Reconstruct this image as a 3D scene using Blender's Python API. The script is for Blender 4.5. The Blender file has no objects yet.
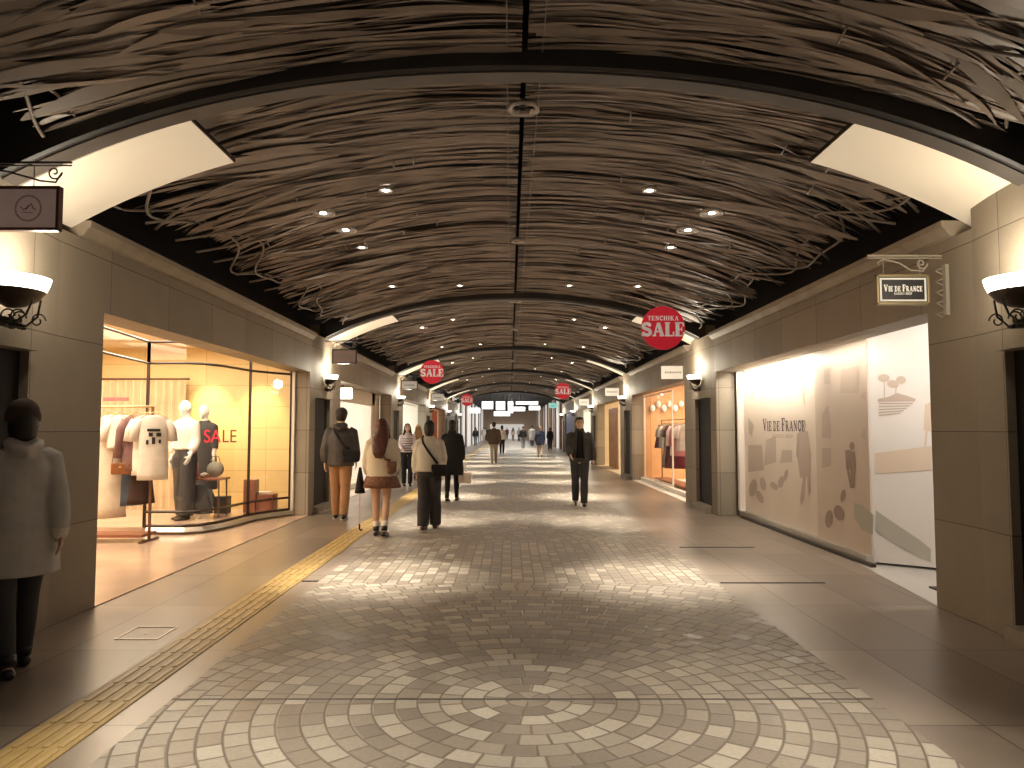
import bpy, bmesh, math, random
from mathutils import Vector, Matrix
random.seed(7)
PI = math.pi
SC = bpy.context.scene
COL = SC.collection
P = 9.05            # length of one bay of the arcade
F = 750.0
TH = math.atan(45 / 750)
CAM = Vector((-0.05, 0, 1.5))

def pix(u, v, X=None, Y=None):
    """world point on a real plane (x = X or y = Y) seen along a direction"""
    a = (u - 510) / F; b = (384 - v) / F
    d = Vector((a, math.cos(TH) - b * math.sin(TH), b * math.cos(TH) + math.sin(TH)))
    t = (X - CAM.x) / d.x if X is not None else Y / d.y
    return CAM + d * t

# ------------------------------------------------------------------ materials
def mat(name, col, rough=.6, metal=0, noise=0, nscale=8, emit=0, ecol=None, bump=0, trans=0, alpha=1, spec=None, dark=None):
    m = bpy.data.materials.new(name); m.use_nodes = True
    nt = m.node_tree; b = nt.nodes['Principled BSDF']
    b.inputs['Roughness'].default_value = rough; b.inputs['Metallic'].default_value = metal
    b.inputs['Base Color'].default_value = (*col, 1)
    if spec is not None: b.inputs['Specular IOR Level'].default_value = spec
    if trans: b.inputs['Transmission Weight'].default_value = trans
    if alpha < 1: b.inputs['Alpha'].default_value = alpha
    if emit:
        b.inputs['Emission Color'].default_value = (*(ecol or col), 1)
        b.inputs['Emission Strength'].default_value = emit
    if noise or bump:
        tc = nt.nodes.new('ShaderNodeTexCoord'); n = nt.nodes.new('ShaderNodeTexNoise')
        n.inputs['Scale'].default_value = nscale; n.inputs['Detail'].default_value = 6
        nt.links.new(tc.outputs['Object'], n.inputs['Vector'])
        if noise:
            r = nt.nodes.new('ShaderNodeValToRGB')
            dk = dark or tuple(c * (1 - noise) for c in col); lt = tuple(min(1, c * (1 + noise * .6)) for c in col)
            r.color_ramp.elements[0].color = (*dk, 1); r.color_ramp.elements[1].color = (*lt, 1)
            r.color_ramp.elements[0].position = .3; r.color_ramp.elements[1].position = .7
            nt.links.new(n.outputs['Fac'], r.inputs['Fac']); nt.links.new(r.outputs['Color'], b.inputs['Base Color'])
        if bump:
            bp = nt.nodes.new('ShaderNodeBump'); bp.inputs['Strength'].default_value = bump; bp.inputs['Distance'].default_value = .02
            nt.links.new(n.outputs['Fac'], bp.inputs['Height']); nt.links.new(bp.outputs['Normal'], b.inputs['Normal'])
    return m

class NG:
    """tiny helper for math node chains"""
    def __init__(s, m): s.nt = m.node_tree
    def _in(s, sock, v):
        if isinstance(v, (int, float)): sock.default_value = v
        else: s.nt.links.new(v, sock)
    def m(s, op, a, b=None, c=None):
        n = s.nt.nodes.new('ShaderNodeMath'); n.operation = op
        s._in(n.inputs[0], a)
        if b is not None: s._in(n.inputs[1], b)
        if c is not None: s._in(n.inputs[2], c)
        return n.outputs[0]
    def mixf(s, f, a, b):
        n = s.nt.nodes.new('ShaderNodeMix'); s._in(n.inputs[0], f); s._in(n.inputs[2], a); s._in(n.inputs[3], b); return n.outputs[0]
    def comb(s, x, y, z):
        n = s.nt.nodes.new('ShaderNodeCombineXYZ'); s._in(n.inputs[0], x); s._in(n.inputs[1], y); s._in(n.inputs[2], z); return n.outputs[0]
    def white(s, v):
        n = s.nt.nodes.new('ShaderNodeTexWhiteNoise'); n.noise_dimensions = '3D'; s.nt.links.new(v, n.inputs['Vector']); return n.outputs['Value']
    def xyz(s):
        t = s.nt.nodes.new('ShaderNodeTexCoord'); p = s.nt.nodes.new('ShaderNodeSeparateXYZ'); s.nt.links.new(t.outputs['Object'], p.inputs[0]); return p.outputs, t.outputs['Object']
    def noise(s, vec, sc, det=5):
        n = s.nt.nodes.new('ShaderNodeTexNoise'); n.inputs['Scale'].default_value = sc; n.inputs['Detail'].default_value = det
        s.nt.links.new(vec, n.inputs['Vector']); return n.outputs['Fac']
    def ramp(s, f, stops):
        r = s.nt.nodes.new('ShaderNodeValToRGB'); e = r.color_ramp.elements
        while len(e) < len(stops): e.new(.5)
        for i, (p, c) in enumerate(stops): e[i].position = p; e[i].color = (*c, 1)
        s._in(r.inputs[0], f); return r.outputs[0]
    def mixc(s, f, a, b, typ='MIX'):
        n = s.nt.nodes.new('ShaderNodeMix'); n.data_type = 'RGBA'; n.blend_type = typ
        s._in(n.inputs[0], f)
        for k, v in ((6, a), (7, b)):
            if isinstance(v, tuple): n.inputs[k].default_value = (*v, 1)
            else: s.nt.links.new(v, n.inputs[k])
        return n.outputs[2]

def cobble_material():
    m = bpy.data.materials.new('cobble'); m.use_nodes = True; g = NG(m); nt = m.node_tree
    b = nt.nodes['Principled BSDF']; (X, Y, Z), obj = g.xyz()
    yy = g.m('ADD', Y, P / 2 - 4.27 + P * 4)
    per = g.m('FLOOR', g.m('DIVIDE', yy, P))
    ym = g.m('SUBTRACT', g.m('MODULO', yy, P), P / 2)
    xs = g.m('SUBTRACT', X, .05)
    r = g.m('SQRT', g.m('ADD', g.m('MULTIPLY', xs, xs), g.m('MULTIPLY', ym, ym)))
    W = .122
    rr = g.m('DIVIDE', r, W); ring = g.m('FLOOR', rr); fr = g.m('SUBTRACT', rr, ring)
    th = g.m('DIVIDE', g.m('ARCTAN2', ym, xs), 2 * PI)
    N = g.m('ROUND', g.m('MULTIPLY', g.m('ADD', ring, .6), 2 * PI * .78))
    N = g.m('MAXIMUM', N, 5)
    off = g.white(g.comb(ring, per, 3.3))
    aa = g.m('ADD', g.m('MULTIPLY', g.m('ADD', th, .5), N), off); ai = g.m('FLOOR', aa); fa = g.m('SUBTRACT', aa, ai)
    # straight laid bricks
    cx = g.m('DIVIDE', g.m('ADD', X, 10), .112); ci = g.m('FLOOR', cx); fc = g.m('SUBTRACT', cx, ci)
    off2 = g.white(g.comb(ci, 7.7, 1.1))
    cy = g.m('ADD', g.m('DIVIDE', Y, .19), off2); cj = g.m('FLOOR', cy); fd = g.m('SUBTRACT', cy, cj)
    st = g.m('GREATER_THAN', g.m('ABSOLUTE', ym), 3.15)
    e1 = g.mixf(st, fr, fc); e2 = g.mixf(st, fa, fd)
    d1 = g.m('MINIMUM', e1, g.m('SUBTRACT', 1, e1)); d2 = g.m('MINIMUM', e2, g.m('SUBTRACT', 1, e2))
    d = g.m('MINIMUM', d1, d2)
    joint = g.m('SMOOTH_MIN', 1, g.m('MULTIPLY', g.m('MAXIMUM', g.m('SUBTRACT', d, .015), 0), 18), .1)
    idv = g.comb(g.mixf(st, ring, ci), g.mixf(st, ai, cj), g.m('ADD', per, g.m('MULTIPLY', st, 31)))
    val = g.white(idv)
    colr = g.ramp(val, [(0, (.29, .245, .20)), (.35, (.37, .315, .255)), (.6, (.45, .395, .325)), (.8, (.54, .485, .405)), (1, (.62, .56, .47))])
    big = g.noise(obj, .8, 3); fine = g.noise(obj, 40, 6)
    colr = g.mixc(.35, colr, g.ramp(big, [(.35, (.62, .58, .54)), (.65, (1, 1, 1))]), 'MULTIPLY')
    colr = g.mixc(.5, colr, g.ramp(fine, [(.3, (.7, .7, .7)), (.7, (1, 1, 1))]), 'MULTIPLY')
    colr = g.mixc(joint, (.19, .155, .12), colr)
    slot = g.m('LESS_THAN', g.m('ABSOLUTE', ym), .012)
    colr = g.mixc(slot, colr, (.06, .05, .04))
    nt.links.new(colr, b.inputs['Base Color'])
    b.inputs['Roughness'].default_value = .5
    nt.links.new(g.m('ADD', .33, g.m('MULTIPLY', val, .3)), b.inputs['Roughness'])
    bp = nt.nodes.new('ShaderNodeBump'); bp.inputs['Strength'].default_value = .7; bp.inputs['Distance'].default_value = .006
    nt.links.new(g.m('ADD', joint, g.m('MULTIPLY', fine, .3)), bp.inputs['Height']); nt.links.new(bp.outputs[0], b.inputs['Normal'])
    return m

def slab_material(name, base, lx, ly, ox=0, oy=0, rough=.3, jw=.004, axis='XY', jcol=(.03, .025, .02), var=.18):
    """stone slabs with thin joints; axis picks the two object axes of the surface"""
    m = bpy.data.materials.new(name); m.use_nodes = True; g = NG(m); nt = m.node_tree
    b = nt.nodes['Principled BSDF']; o, obj = g.xyz()
    A = o['XYZ'.index(axis[0])]; B = o['XYZ'.index(axis[1])]
    a = g.m('DIVIDE', g.m('ADD', A, 50 * lx + ox), lx); bb = g.m('DIVIDE', g.m('ADD', B, 50 * ly + oy), ly)
    ai = g.m('FLOOR', a); bi = g.m('FLOOR', bb)
    fa = g.m('SUBTRACT', a, ai); fb = g.m('SUBTRACT', bb, bi)
    da = g.m('MULTIPLY', g.m('MINIMUM', fa, g.m('SUBTRACT', 1, fa)), lx)
    db = g.m('MULTIPLY', g.m('MINIMUM', fb, g.m('SUBTRACT', 1, fb)), ly)
    j = g.m('LESS_THAN', g.m('MINIMUM', da, db), jw)
    v = g.white(g.comb(ai, bi, 2.2)); n = g.noise(obj, 3, 8); n2 = g.noise(obj, 60, 3)
    lo = tuple(c * (1 - var) for c in base); hi = tuple(c * (1 + var) for c in base)
    c = g.ramp(g.m('ADD', g.m('MULTIPLY', v, .4), g.m('MULTIPLY', n, .6)), [(.25, lo), (.7, hi)])
    c = g.mixc(.35, c, g.ramp(n2, [(.3, (.75, .75, .75)), (.7, (1, 1, 1))]), 'MULTIPLY')
    c = g.mixc(j, c, jcol); nt.links.new(c, b.inputs['Base Color'])
    nt.links.new(g.m('ADD', rough - .06, g.m('MULTIPLY', n, .15)), b.inputs['Roughness'])
    return m

M = {}
M['cobble'] = cobble_material()
M['pave'] = slab_material('pavement', (.27, .215, .17), .60, 1.3, ox=.05, rough=.3)
M['stone'] = slab_material('stone_cladding', (.30, .25, .19), 1.12, .74, ox=.2, oy=0, rough=.62, axis='YZ', jcol=(.10, .08, .06), var=.12)
M['stone_face'] = slab_material('stone_reveal', (.36, .315, .25), .9, .74, rough=.6, axis='XZ', jcol=(.10, .08, .06), var=.12)
M['cornice'] = mat('cornice_stone', (.34, .28, .21), .6, noise=.15, nscale=5)
M['niche'] = mat('black_panel', (.008, .007, .006), .55, spec=.2)
M['kick'] = mat('kerb_stone', (.33, .28, .22), .5, noise=.2, nscale=10)
M['void'] = mat('void_black', (.006, .005, .005), .9)
M['beam'] = mat('beam_dark_steel', (.028, .024, .022), .5, noise=.3, nscale=3)
M['soffit'] = mat('beam_soffit', (.10, .085, .075), .5, noise=.2, nscale=3)
M['panel'] = mat('cream_panel', (.80, .70, .55), .45, noise=.04, nscale=2, emit=.26, ecol=(1, .84, .62))  # no lamp: faint emission adds to the sconce light on the board
M['leaf'] = mat('lattice_strip', (.24, .185, .145), .45, noise=.3, nscale=2.5)
M['backing'] = mat('lattice_gap_fill', (.075, .058, .046), .7, noise=.5, nscale=6)
M['leaf2'] = mat('lattice_bar', (.22, .175, .14), .4, noise=.2, nscale=5)
M['iron'] = mat('black_iron', (.02, .015, .012), .5)
M['paleiron'] = mat('pale_iron', (.40, .35, .28), .45)
M['bowl'] = mat('bronze_bowl', (.05, .032, .022), .35, metal=.4)
M['glow'] = mat('glowing_glass', (1, .97, .9), .3, emit=5, ecol=(1, .93, .78))
M['bulb'] = mat('downlight_bulb', (1, 1, 1), .3, emit=18, ecol=(1, .95, .85))
M['ring'] = mat('downlight_trim', (.38, .33, .28), .35, metal=.5)
M['yellow'] = mat('tactile_yellow', (.50, .34, .12), .5, noise=.22, nscale=6)
M['yellow2'] = mat('tactile_bar', (.60, .42, .17), .45, noise=.15, nscale=10)
M['slot'] = mat('drain_slot', (.015, .012, .01), .6)
M['chrome'] = mat('steel_edge', (.6, .57, .52), .3, metal=.9)
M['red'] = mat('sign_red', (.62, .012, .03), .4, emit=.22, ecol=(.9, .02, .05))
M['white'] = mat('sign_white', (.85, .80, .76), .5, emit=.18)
M['wire'] = mat('wire', (.2, .2, .2), .4, metal=.8)
M['glass'] = None
gm = bpy.data.materials.new('clear_glass'); gm.use_nodes = True
nt = gm.node_tree; nt.nodes.clear()
o_ = nt.nodes.new('ShaderNodeOutputMaterial'); t_ = nt.nodes.new('ShaderNodeBsdfTransparent'); g_ = nt.nodes.new('ShaderNodeBsdfGlossy')
g_.inputs['Roughness'].default_value = .02; x_ = nt.nodes.new('ShaderNodeMixShader'); x_.inputs[0].default_value = .07
nt.links.new(t_.outputs[0], x_.inputs[1]); nt.links.new(g_.outputs[0], x_.inputs[2]); nt.links.new(x_.outputs[0], o_.inputs[0])
M['glass'] = gm
M['frame'] = mat('dark_bronze_frame', (.035, .022, .015), .4, metal=.3)
M['yellowwall'] = slab_material('yellow_wall_panels', (.80, .60, .30), 1.1, .38, rough=.5, axis='XZ', jcol=(.45, .32, .15), var=.06)
M['curtain'] = mat('beige_curtain', (.66, .50, .33), .8, noise=.15, nscale=3)
M['shopwhite'] = mat('shop_white', (.85, .80, .74), .6, noise=.04, nscale=1)
M['shopcream'] = mat('shop_cream', (.80, .68, .52), .6, noise=.06, nscale=1)
M['pinkfloor'] = mat('pinkish_shop_floor', (.54, .40, .31), .18, noise=.12, nscale=2)
M['wood'] = mat('warm_wood', (.50, .24, .09), .5, noise=.25, nscale=3)
M['redwood'] = mat('reddish_wood', (.26, .09, .05), .4, noise=.2, nscale=4)
M['darkwood'] = mat('dark_wood', (.12, .05, .03), .4, noise=.2, nscale=4)
M['brass'] = mat('brass_tube', (.55, .38, .2), .35, metal=.7)
M['skin'] = mat('skin', (.62, .39, .27), .5, noise=.06, nscale=10)
M['palegrey_print'] = mat('print_grey', (.42, .36, .32), .6)
M['black'] = mat('black_cloth', (.012, .011, .012), .8, noise=.3, nscale=12)

# ------------------------------------------------------------------ mesh builder
class MB:
    def __init__(s): s.bm = bmesh.new()
    def box(s, c, d, rz=0, rx=0, ry=0):
        mt = Matrix.Translation(c) @ Matrix.Rotation(rz, 4, 'Z') @ Matrix.Rotation(ry, 4, 'Y') @ Matrix.Rotation(rx, 4, 'X') @ Matrix.Diagonal((*d, 1))
        bmesh.ops.create_cube(s.bm, size=1, matrix=mt); return s
    def face(s, pts):
        s.bm.faces.new([s.bm.verts.new(p) for p in pts]); return s
    def rings(s, rings, cap=True, closed=True):
        vs = [[s.bm.verts.new(p) for p in r] for r in rings]
        n = len(vs[0])
        for a, b in zip(vs, vs[1:]):
            for i in range(n if closed else n - 1):
                j = (i + 1) % n
                s.bm.faces.new((a[i], a[j], b[j], b[i]))
        if cap and closed:
            s.bm.faces.new(list(reversed(vs[0]))); s.bm.faces.new(vs[-1])
        return s
    def tube(s, pts, r, n=8, ref=None, cap=True, dome=False):
        pts = [Vector(p) for p in pts]
        if not isinstance(r, list): r = [r] * len(pts)
        r = [(q, q) if not isinstance(q, tuple) else q for q in r]
        tang = []
        for i in range(len(pts)):
            a = pts[max(i - 1, 0)]; b = pts[min(i + 1, len(pts) - 1)]; t = (b - a)
            tang.append(t.normalized() if t.length > 1e-9 else Vector((0, 0, 1)))
        if dome:
            def cap_(p, t, q, sgn):
                e = min(q) ; out = []
                for f, sc in ((.5, .86), (.85, .5), (.97, .22)):
                    out.append((p + t * sgn * e * f, (q[0] * sc, q[1] * sc), t))
                return out
            st = list(reversed(cap_(pts[0], tang[0], r[0], -1))); en = cap_(pts[-1], tang[-1], r[-1], 1)
            pts = [a[0] for a in st] + pts + [a[0] for a in en]
            r = [a[1] for a in st] + r + [a[1] for a in en]
            tang = [a[2] for a in st] + tang + [a[2] for a in en]
        ref = Vector(ref) if ref else Vector((.0123, 1, .017))
        out = []
        for p, t, q in zip(pts, tang, r):
            rf = ref if abs(t.dot(ref.normalized())) < .98 else Vector((1, .02, .03))
            u = t.cross(rf).normalized(); w = t.cross(u).normalized()
            out.append([p + u * (q[0] * math.cos(2 * PI * k / n)) + w * (q[1] * math.sin(2 * PI * k / n)) for k in range(n)])
        return s.rings(out, cap)
    def ell(s, c, r, n=16, m=10, f=None):
        c = Vector(c); rr = []
        for j in range(1, m):
            ph = PI * j / m - PI / 2
            ring = []
            for k in range(n):
                a = 2 * PI * k / n
                p = Vector((math.cos(ph) * math.cos(a) * r[0], math.cos(ph) * math.sin(a) * r[1], math.sin(ph) * r[2]))
                if f: p = f(p)
                ring.append(c + p)
            rr.append(ring)
        return s.rings(rr)
    def lathe(s, prof, c=(0, 0, 0), n=24, a0=0, a1=2 * PI):
        c = Vector(c); full = abs(a1 - a0 - 2 * PI) < 1e-6
        rr = []
        for (r, z) in prof:
            rr.append([c + Vector((r * math.cos(a0 + (a1 - a0) * k / (n if full else n - 1)), r * math.sin(a0 + (a1 - a0) * k / (n if full else n - 1)), z)) for k in range(n)])
        return s.rings(rr, cap=False, closed=full)
    def prism(s, poly, axis, a, b):
        def P3(p, t):
            return {'X': (t, p[0], p[1]), 'Y': (p[0], t, p[1]), 'Z': (p[0], p[1], t)}[axis]
        A = [s.bm.verts.new(P3(p, a)) for p in poly]; B = [s.bm.verts.new(P3(p, b)) for p in poly]
        n = len(poly)
        s.bm.faces.new(A); s.bm.faces.new(list(reversed(B)))
        for i in range(n): s.bm.faces.new((A[i], B[i], B[(i + 1) % n], A[(i + 1) % n]))
        return s
    def build(s, name, m, parent=None, smooth=False, bevel=0, loc=None):
        bmesh.ops.recalc_face_normals(s.bm, faces=s.bm.faces)
        me = bpy.data.meshes.new(name); s.bm.to_mesh(me); s.bm.free()
        if m: me.materials.append(m)
        if smooth:
            for p in me.polygons: p.use_smooth = True
        o = bpy.data.objects.new(name, me); COL.objects.link(o)
        if parent: o.parent = parent
        if loc: o.location = loc
        if bevel:
            bv = o.modifiers.new('bevel', 'BEVEL'); bv.width = bevel; bv.segments = 2; bv.limit_method = 'ANGLE'
        return o

def tag(o, label, cat, group=None, kind=None):
    o['label'] = label; o['category'] = cat
    if group: o['group'] = group
    if kind: o['kind'] = kind
    return o
def struct(o): o['kind'] = 'structure'; return o
def thing(name, label, cat, loc=(0, 0, 0), rz=0, group=None):
    o = bpy.data.objects.new(name, None); COL.objects.link(o); o.location = loc; o.rotation_euler = (0, 0, rz)
    o.empty_display_size = .1
    return tag(o, label, cat, group)
def dup(root, loc=None, rz=None, label=None, par=None):
    c = root.copy(); COL.objects.link(c)
    if par: c.parent = par
    if loc is not None: c.location = loc
    if rz is not None: c.rotation_euler = (0, 0, rz)
    if label: c['label'] = label
    for ch in list(root.children): dup(ch, par=c)
    return c
def remesh(o, v, it=3, fac=.6):
    r = o.modifiers.new('r', 'REMESH'); r.mode = 'VOXEL'; r.voxel_size = v; r.use_smooth_shade = True
    if it: s = o.modifiers.new('s', 'SMOOTH'); s.factor = fac; s.iterations = it
    return o
def light(kind, loc, power, col=(1, .88, .72), rot=None, **kw):
    l = bpy.data.lights.new('lamp', kind); l.energy = power; l.color = col
    for k, v in kw.items(): setattr(l, k, v)
    o = bpy.data.objects.new('lamp', l); COL.objects.link(o); o.location = loc
    if rot: o.rotation_euler = rot
    return o
ORD = ['nearest', 'second nearest', 'third', 'fourth', 'fifth', 'sixth']
SIDE = {1: 'right', -1: 'left'}

# ------------------------------------------------------------------ lettering (slab serif strokes)
def arc(cx, cy, rx, ry, a0, a1, n=10):
    return [(cx + rx * math.cos(math.radians(a0 + (a1 - a0) * i / n)), cy + ry * math.sin(math.radians(a0 + (a1 - a0) * i / n))) for i in range(n + 1)]
GL = {  # each glyph in a 0..1 tall box: width, list of (polyline, thickness factor)
 'S': (.72, [(arc(.36, .73, .25, .19, 25, 270, 12) + arc(.36, .29, .26, .21, 90, -160, 12), 1), ([(.60, .70), (.60, .97)], .45), ([(.10, .05), (.10, .32)], .45)]),
 'A': (.86, [([(.14, 0), (.42, .98)], .55), ([(.44, .98), (.72, 0)], 1.1), ([(.24, .33), (.62, .33)], .5), ([(0, .03), (.28, .03)], .4), ([(.52, .03), (.86, .03)], .4)]),
 'L': (.70, [([(.2, 0), (.2, 1)], 1.15), ([(.02, .03), (.66, .03)], .45), ([(.02, .97), (.40, .97)], .4), ([(.64, .02), (.64, .32)], .5)]),
 'E': (.72, [([(.2, 0), (.2, 1)], 1.15), ([(.02, .03), (.66, .03)], .45), ([(.02, .97), (.64, .97)], .45), ([(.64, .02), (.64, .30)], .5), ([(.62, .98), (.62, .72)], .5), ([(.2, .5), (.5, .5)], .4), ([(.5, .36), (.5, .64)], .35)]),
 'T': (.74, [([(.37, 0), (.37, 1)], 1.1), ([(.03, .96), (.71, .96)], .5), ([(.05, .98), (.05, .72)], .4), ([(.69, .98), (.69, .72)], .4), ([(.2, .03), (.54, .03)], .4)]),
 'N': (.86, [([(.18, 0), (.18, 1)], .5), ([(.68, 0), (.68, 1)], .5), ([(.2, .97), (.66, .03)], 1.1), ([(.02, .97), (.3, .97)], .4), ([(.04, .03), (.32, .03)], .4), ([(.54, .97), (.84, .97)], .4)]),
 'C': (.76, [(arc(.42, .5, .30, .44, 40, 320, 18), 1), ([(.68, .66), (.68, .98)], .45)]),
 'H': (.88, [([(.2, 0), (.2, 1)], 1.1), ([(.68, 0), (.68, 1)], 1.1), ([(.2, .5), (.68, .5)], .4), ([(.02, .03), (.38, .03)], .4), ([(.02, .97), (.38, .97)], .4), ([(.5, .03), (.86, .03)], .4), ([(.5, .97), (.86, .97)], .4)]),
 'I': (.42, [([(.21, 0), (.21, 1)], 1.15), ([(.03, .03), (.39, .03)], .4), ([(.03, .97), (.39, .97)], .4)]),
 'K': (.86, [([(.2, 0), (.2, 1)], 1.1), ([(.24, .42), (.68, .97)], .5), ([(.36, .56), (.72, .03)], 1.05), ([(.02, .03), (.38, .03)], .4), ([(.02, .97), (.38, .97)], .4), ([(.54, .97), (.82, .97)], .4), ([(.56, .03), (.86, .03)], .4)]),
 'V': (.84, [([(.14, 1), (.44, .02)], 1.1), ([(.43, .02), (.70, 1)], .5), ([(0, .97), (.3, .97)], .4), ([(.56, .97), (.84, .97)], .4)]),
 'D': (.82, [([(.2, 0), (.2, 1)], 1.1), ([(.02, .03), (.36, .03)] + arc(.36, .5, .34, .46, -90, 90, 12) + [(.02, .97)], .7)]),
 'F': (.68, [([(.2, 0), (.2, 1)], 1.15), ([(.02, .03), (.40, .03)], .4), ([(.02, .97), (.62, .97)], .45), ([(.60, .98), (.60, .72)], .5), ([(.2, .52), (.48, .52)], .4), ([(.48, .38), (.48, .66)], .35)]),
 'R': (.84, [([(.2, 0), (.2, 1)], 1.1), ([(.02, .97), (.38, .97)] + arc(.38, .75, .22, .22, 90, -90, 10) + [(.2, .53)], .6), ([(.40, .52), (.70, .03)], 1.05), ([(.02, .03), (.38, .03)], .4), ([(.6, .03), (.84, .03)], .4)]),
 'Y': (.8, [([(.4, 0), (.4, .5)], 1.1), ([(.12, .97), (.4, .48)], 1.05), ([(.4, .48), (.68, .97)], .5), ([(0, .97), (.26, .97)], .4), ([(.54, .97), (.8, .97)], .4), ([(.24, .03), (.56, .03)], .4)]),
 'B': (.76, [([(.2, 0), (.2, 1)], 1.1), ([(.02, .97), (.36, .97)] + arc(.36, .76, .2, .21, 90, -90, 8) + [(.2, .54)], .6), ([(.2, .5)] + arc(.38, .27, .26, .24, 90, -90, 8) + [(.02, .03)], .6)]),
 'O': (.8, [(arc(.4, .5, .3, .45, 0, 360, 20), .95)]),
 'P': (.74, [([(.2, 0), (.2, 1)], 1.1), ([(.02, .97), (.36, .97)] + arc(.36, .73, .22, .24, 90, -90, 10) + [(.2, .49)], .6), ([(.02, .03), (.38, .03)], .4)]),
}
def text2d(txt, H, sw=.17, gap=.08, small=None):
    """list of quads (in a plane, x right, y up) centred on x; small = relative height of all but the initial capitals"""
    quads = []; x = 0; word_start = True
    for ch in txt:
        if ch == ' ': x += .3 * H; word_start = True; continue
        k = H * (1 if (small is None or word_start) else small)
        if small is not None and ch == ch.lower(): k = H * small
        w, st = GL[ch.upper()]
        for pl, tf in st:
            t = sw * tf * k / 2
            for i in range(len(pl) - 1):
                a = Vector(pl[i]) * k; b = Vector(pl[i + 1]) * k; d = (b - a)
                if d.length < 1e-6: continue
                nrm = Vector((-d.y, d.x)).normalized() * t; ex = d.normalized() * (t * .35 if len(pl) > 2 else 0)
                quads.append([(q.x + x, q.y) for q in (a - ex - nrm, b + ex - nrm, b + ex + nrm, a - ex + nrm)])
        x += (w + gap) * k; word_start = False
    wtot = x - gap * H
    return [[(qx - wtot / 2, qy) for qx, qy in q] for q in quads], wtot
def text_obj(name, txt, H, m, parent, origin, ux, uz=Vector((0, 0, 1)), width=None, **kw):
    quads, w = text2d(txt, H, **kw); sx = (width / w) if width else 1
    o = Vector(origin); ux = Vector(ux); nrm = ux.cross(uz); mb = MB()
    for i, q in enumerate(quads):
        e = nrm * (i % 5) * .00015
        mb.face([o + ux * (a * sx) + uz * b + e for a, b in q])
    ob = mb.build(name, m, parent)
    return ob
def font_text(name, txt, size, m, parent, loc, rot, sx=1, ext=.001):
    c = bpy.data.curves.new(name, 'FONT'); c.body = txt; c.size = size; c.align_x = 'CENTER'; c.extrude = ext
    t = bpy.data.objects.new(name, c); COL.objects.link(t)
    me = bpy.data.meshes.new_from_object(t); bpy.data.objects.remove(t)
    o = bpy.data.objects.new(name, me); me.materials.clear(); me.materials.append(m); COL.objects.link(o)
    o.parent = parent; o.location = loc; o.rotation_euler = rot; o.scale = (sx, 1, 1); return o

# ------------------------------------------------------------------ floor
Y0, Y1 = -6, 112
struct(MB().face([(-1.93, Y0, 0), (1.97, Y0, 0), (1.97, Y1, 0), (-1.93, Y1, 0)]).build('floor', M['cobble']))
struct(MB().face([(-9, Y0, 0), (-1.93, Y0, 0), (-1.93, Y1, 0), (-9, Y1, 0)]).build('floor', M['pave']))
struct(MB().face([(1.97, Y0, 0), (9, Y0, 0), (9, Y1, 0), (1.97, Y1, 0)]).build('floor', M['pave']))
tp = thing('tactile_paving_strip', 'yellow ribbed tactile paving strip running along the left pavement', 'paving', (-2.27, 0, 0))
MB().box((0, (Y0 + Y1) / 2, .003), (.31, Y1 - Y0, .006)).build('strip_base', M['yellow'], tp)
mb = MB()
y = Y0 + .02
while y < 60:
    for k in range(4): mb.box((-.108 + k * .072, y + .135, .008), (.03, .27, .004))
    y += .30
b_ = mb.build('raised_bars', M['yellow2'], tp)
for (s, ya, xa, xb, w) in ((1, 7.42, 2.0, 3.02, 'nearer'), (1, 9.62, 2.1, 3.05, 'farther')):
    tag(MB().box((s * (xa + xb) / 2, ya, .003), (xb - xa, .035, .004)).build('slot_drain', M['slot']),
        f'dark slot drain across the right pavement, {w} of the two', 'drain', 'slot drains in the right pavement')
tag(MB().box((-2.02, 7.5, .003), (.16, .05, .004)).build('slot_drain', M['slot']), 'short dark slot drain between yellow strip and cobbles', 'drain')
mb = MB()
for (cx, cy, sx, sy) in ((-2.72, 5.45, .3, .008), (-2.72, 5.78, .3, .008), (-2.87, 5.615, .008, .33), (-2.57, 5.615, .008, .33), (-2.72, 5.6, .03, .012)):
    mb.box((cx, cy, .003), (sx, sy, .004))
tag(mb.build('floor_hatch', M['chrome']), 'square floor hatch with thin bright metal edge beside yellow strip', 'hatch')
tag(MB().box((-1.99, 9.62, .003), (.12, .05, .004)).build('floor_marker', M['chrome']), 'small pale metal floor marker at the edge of cobbles', 'marker')

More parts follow.
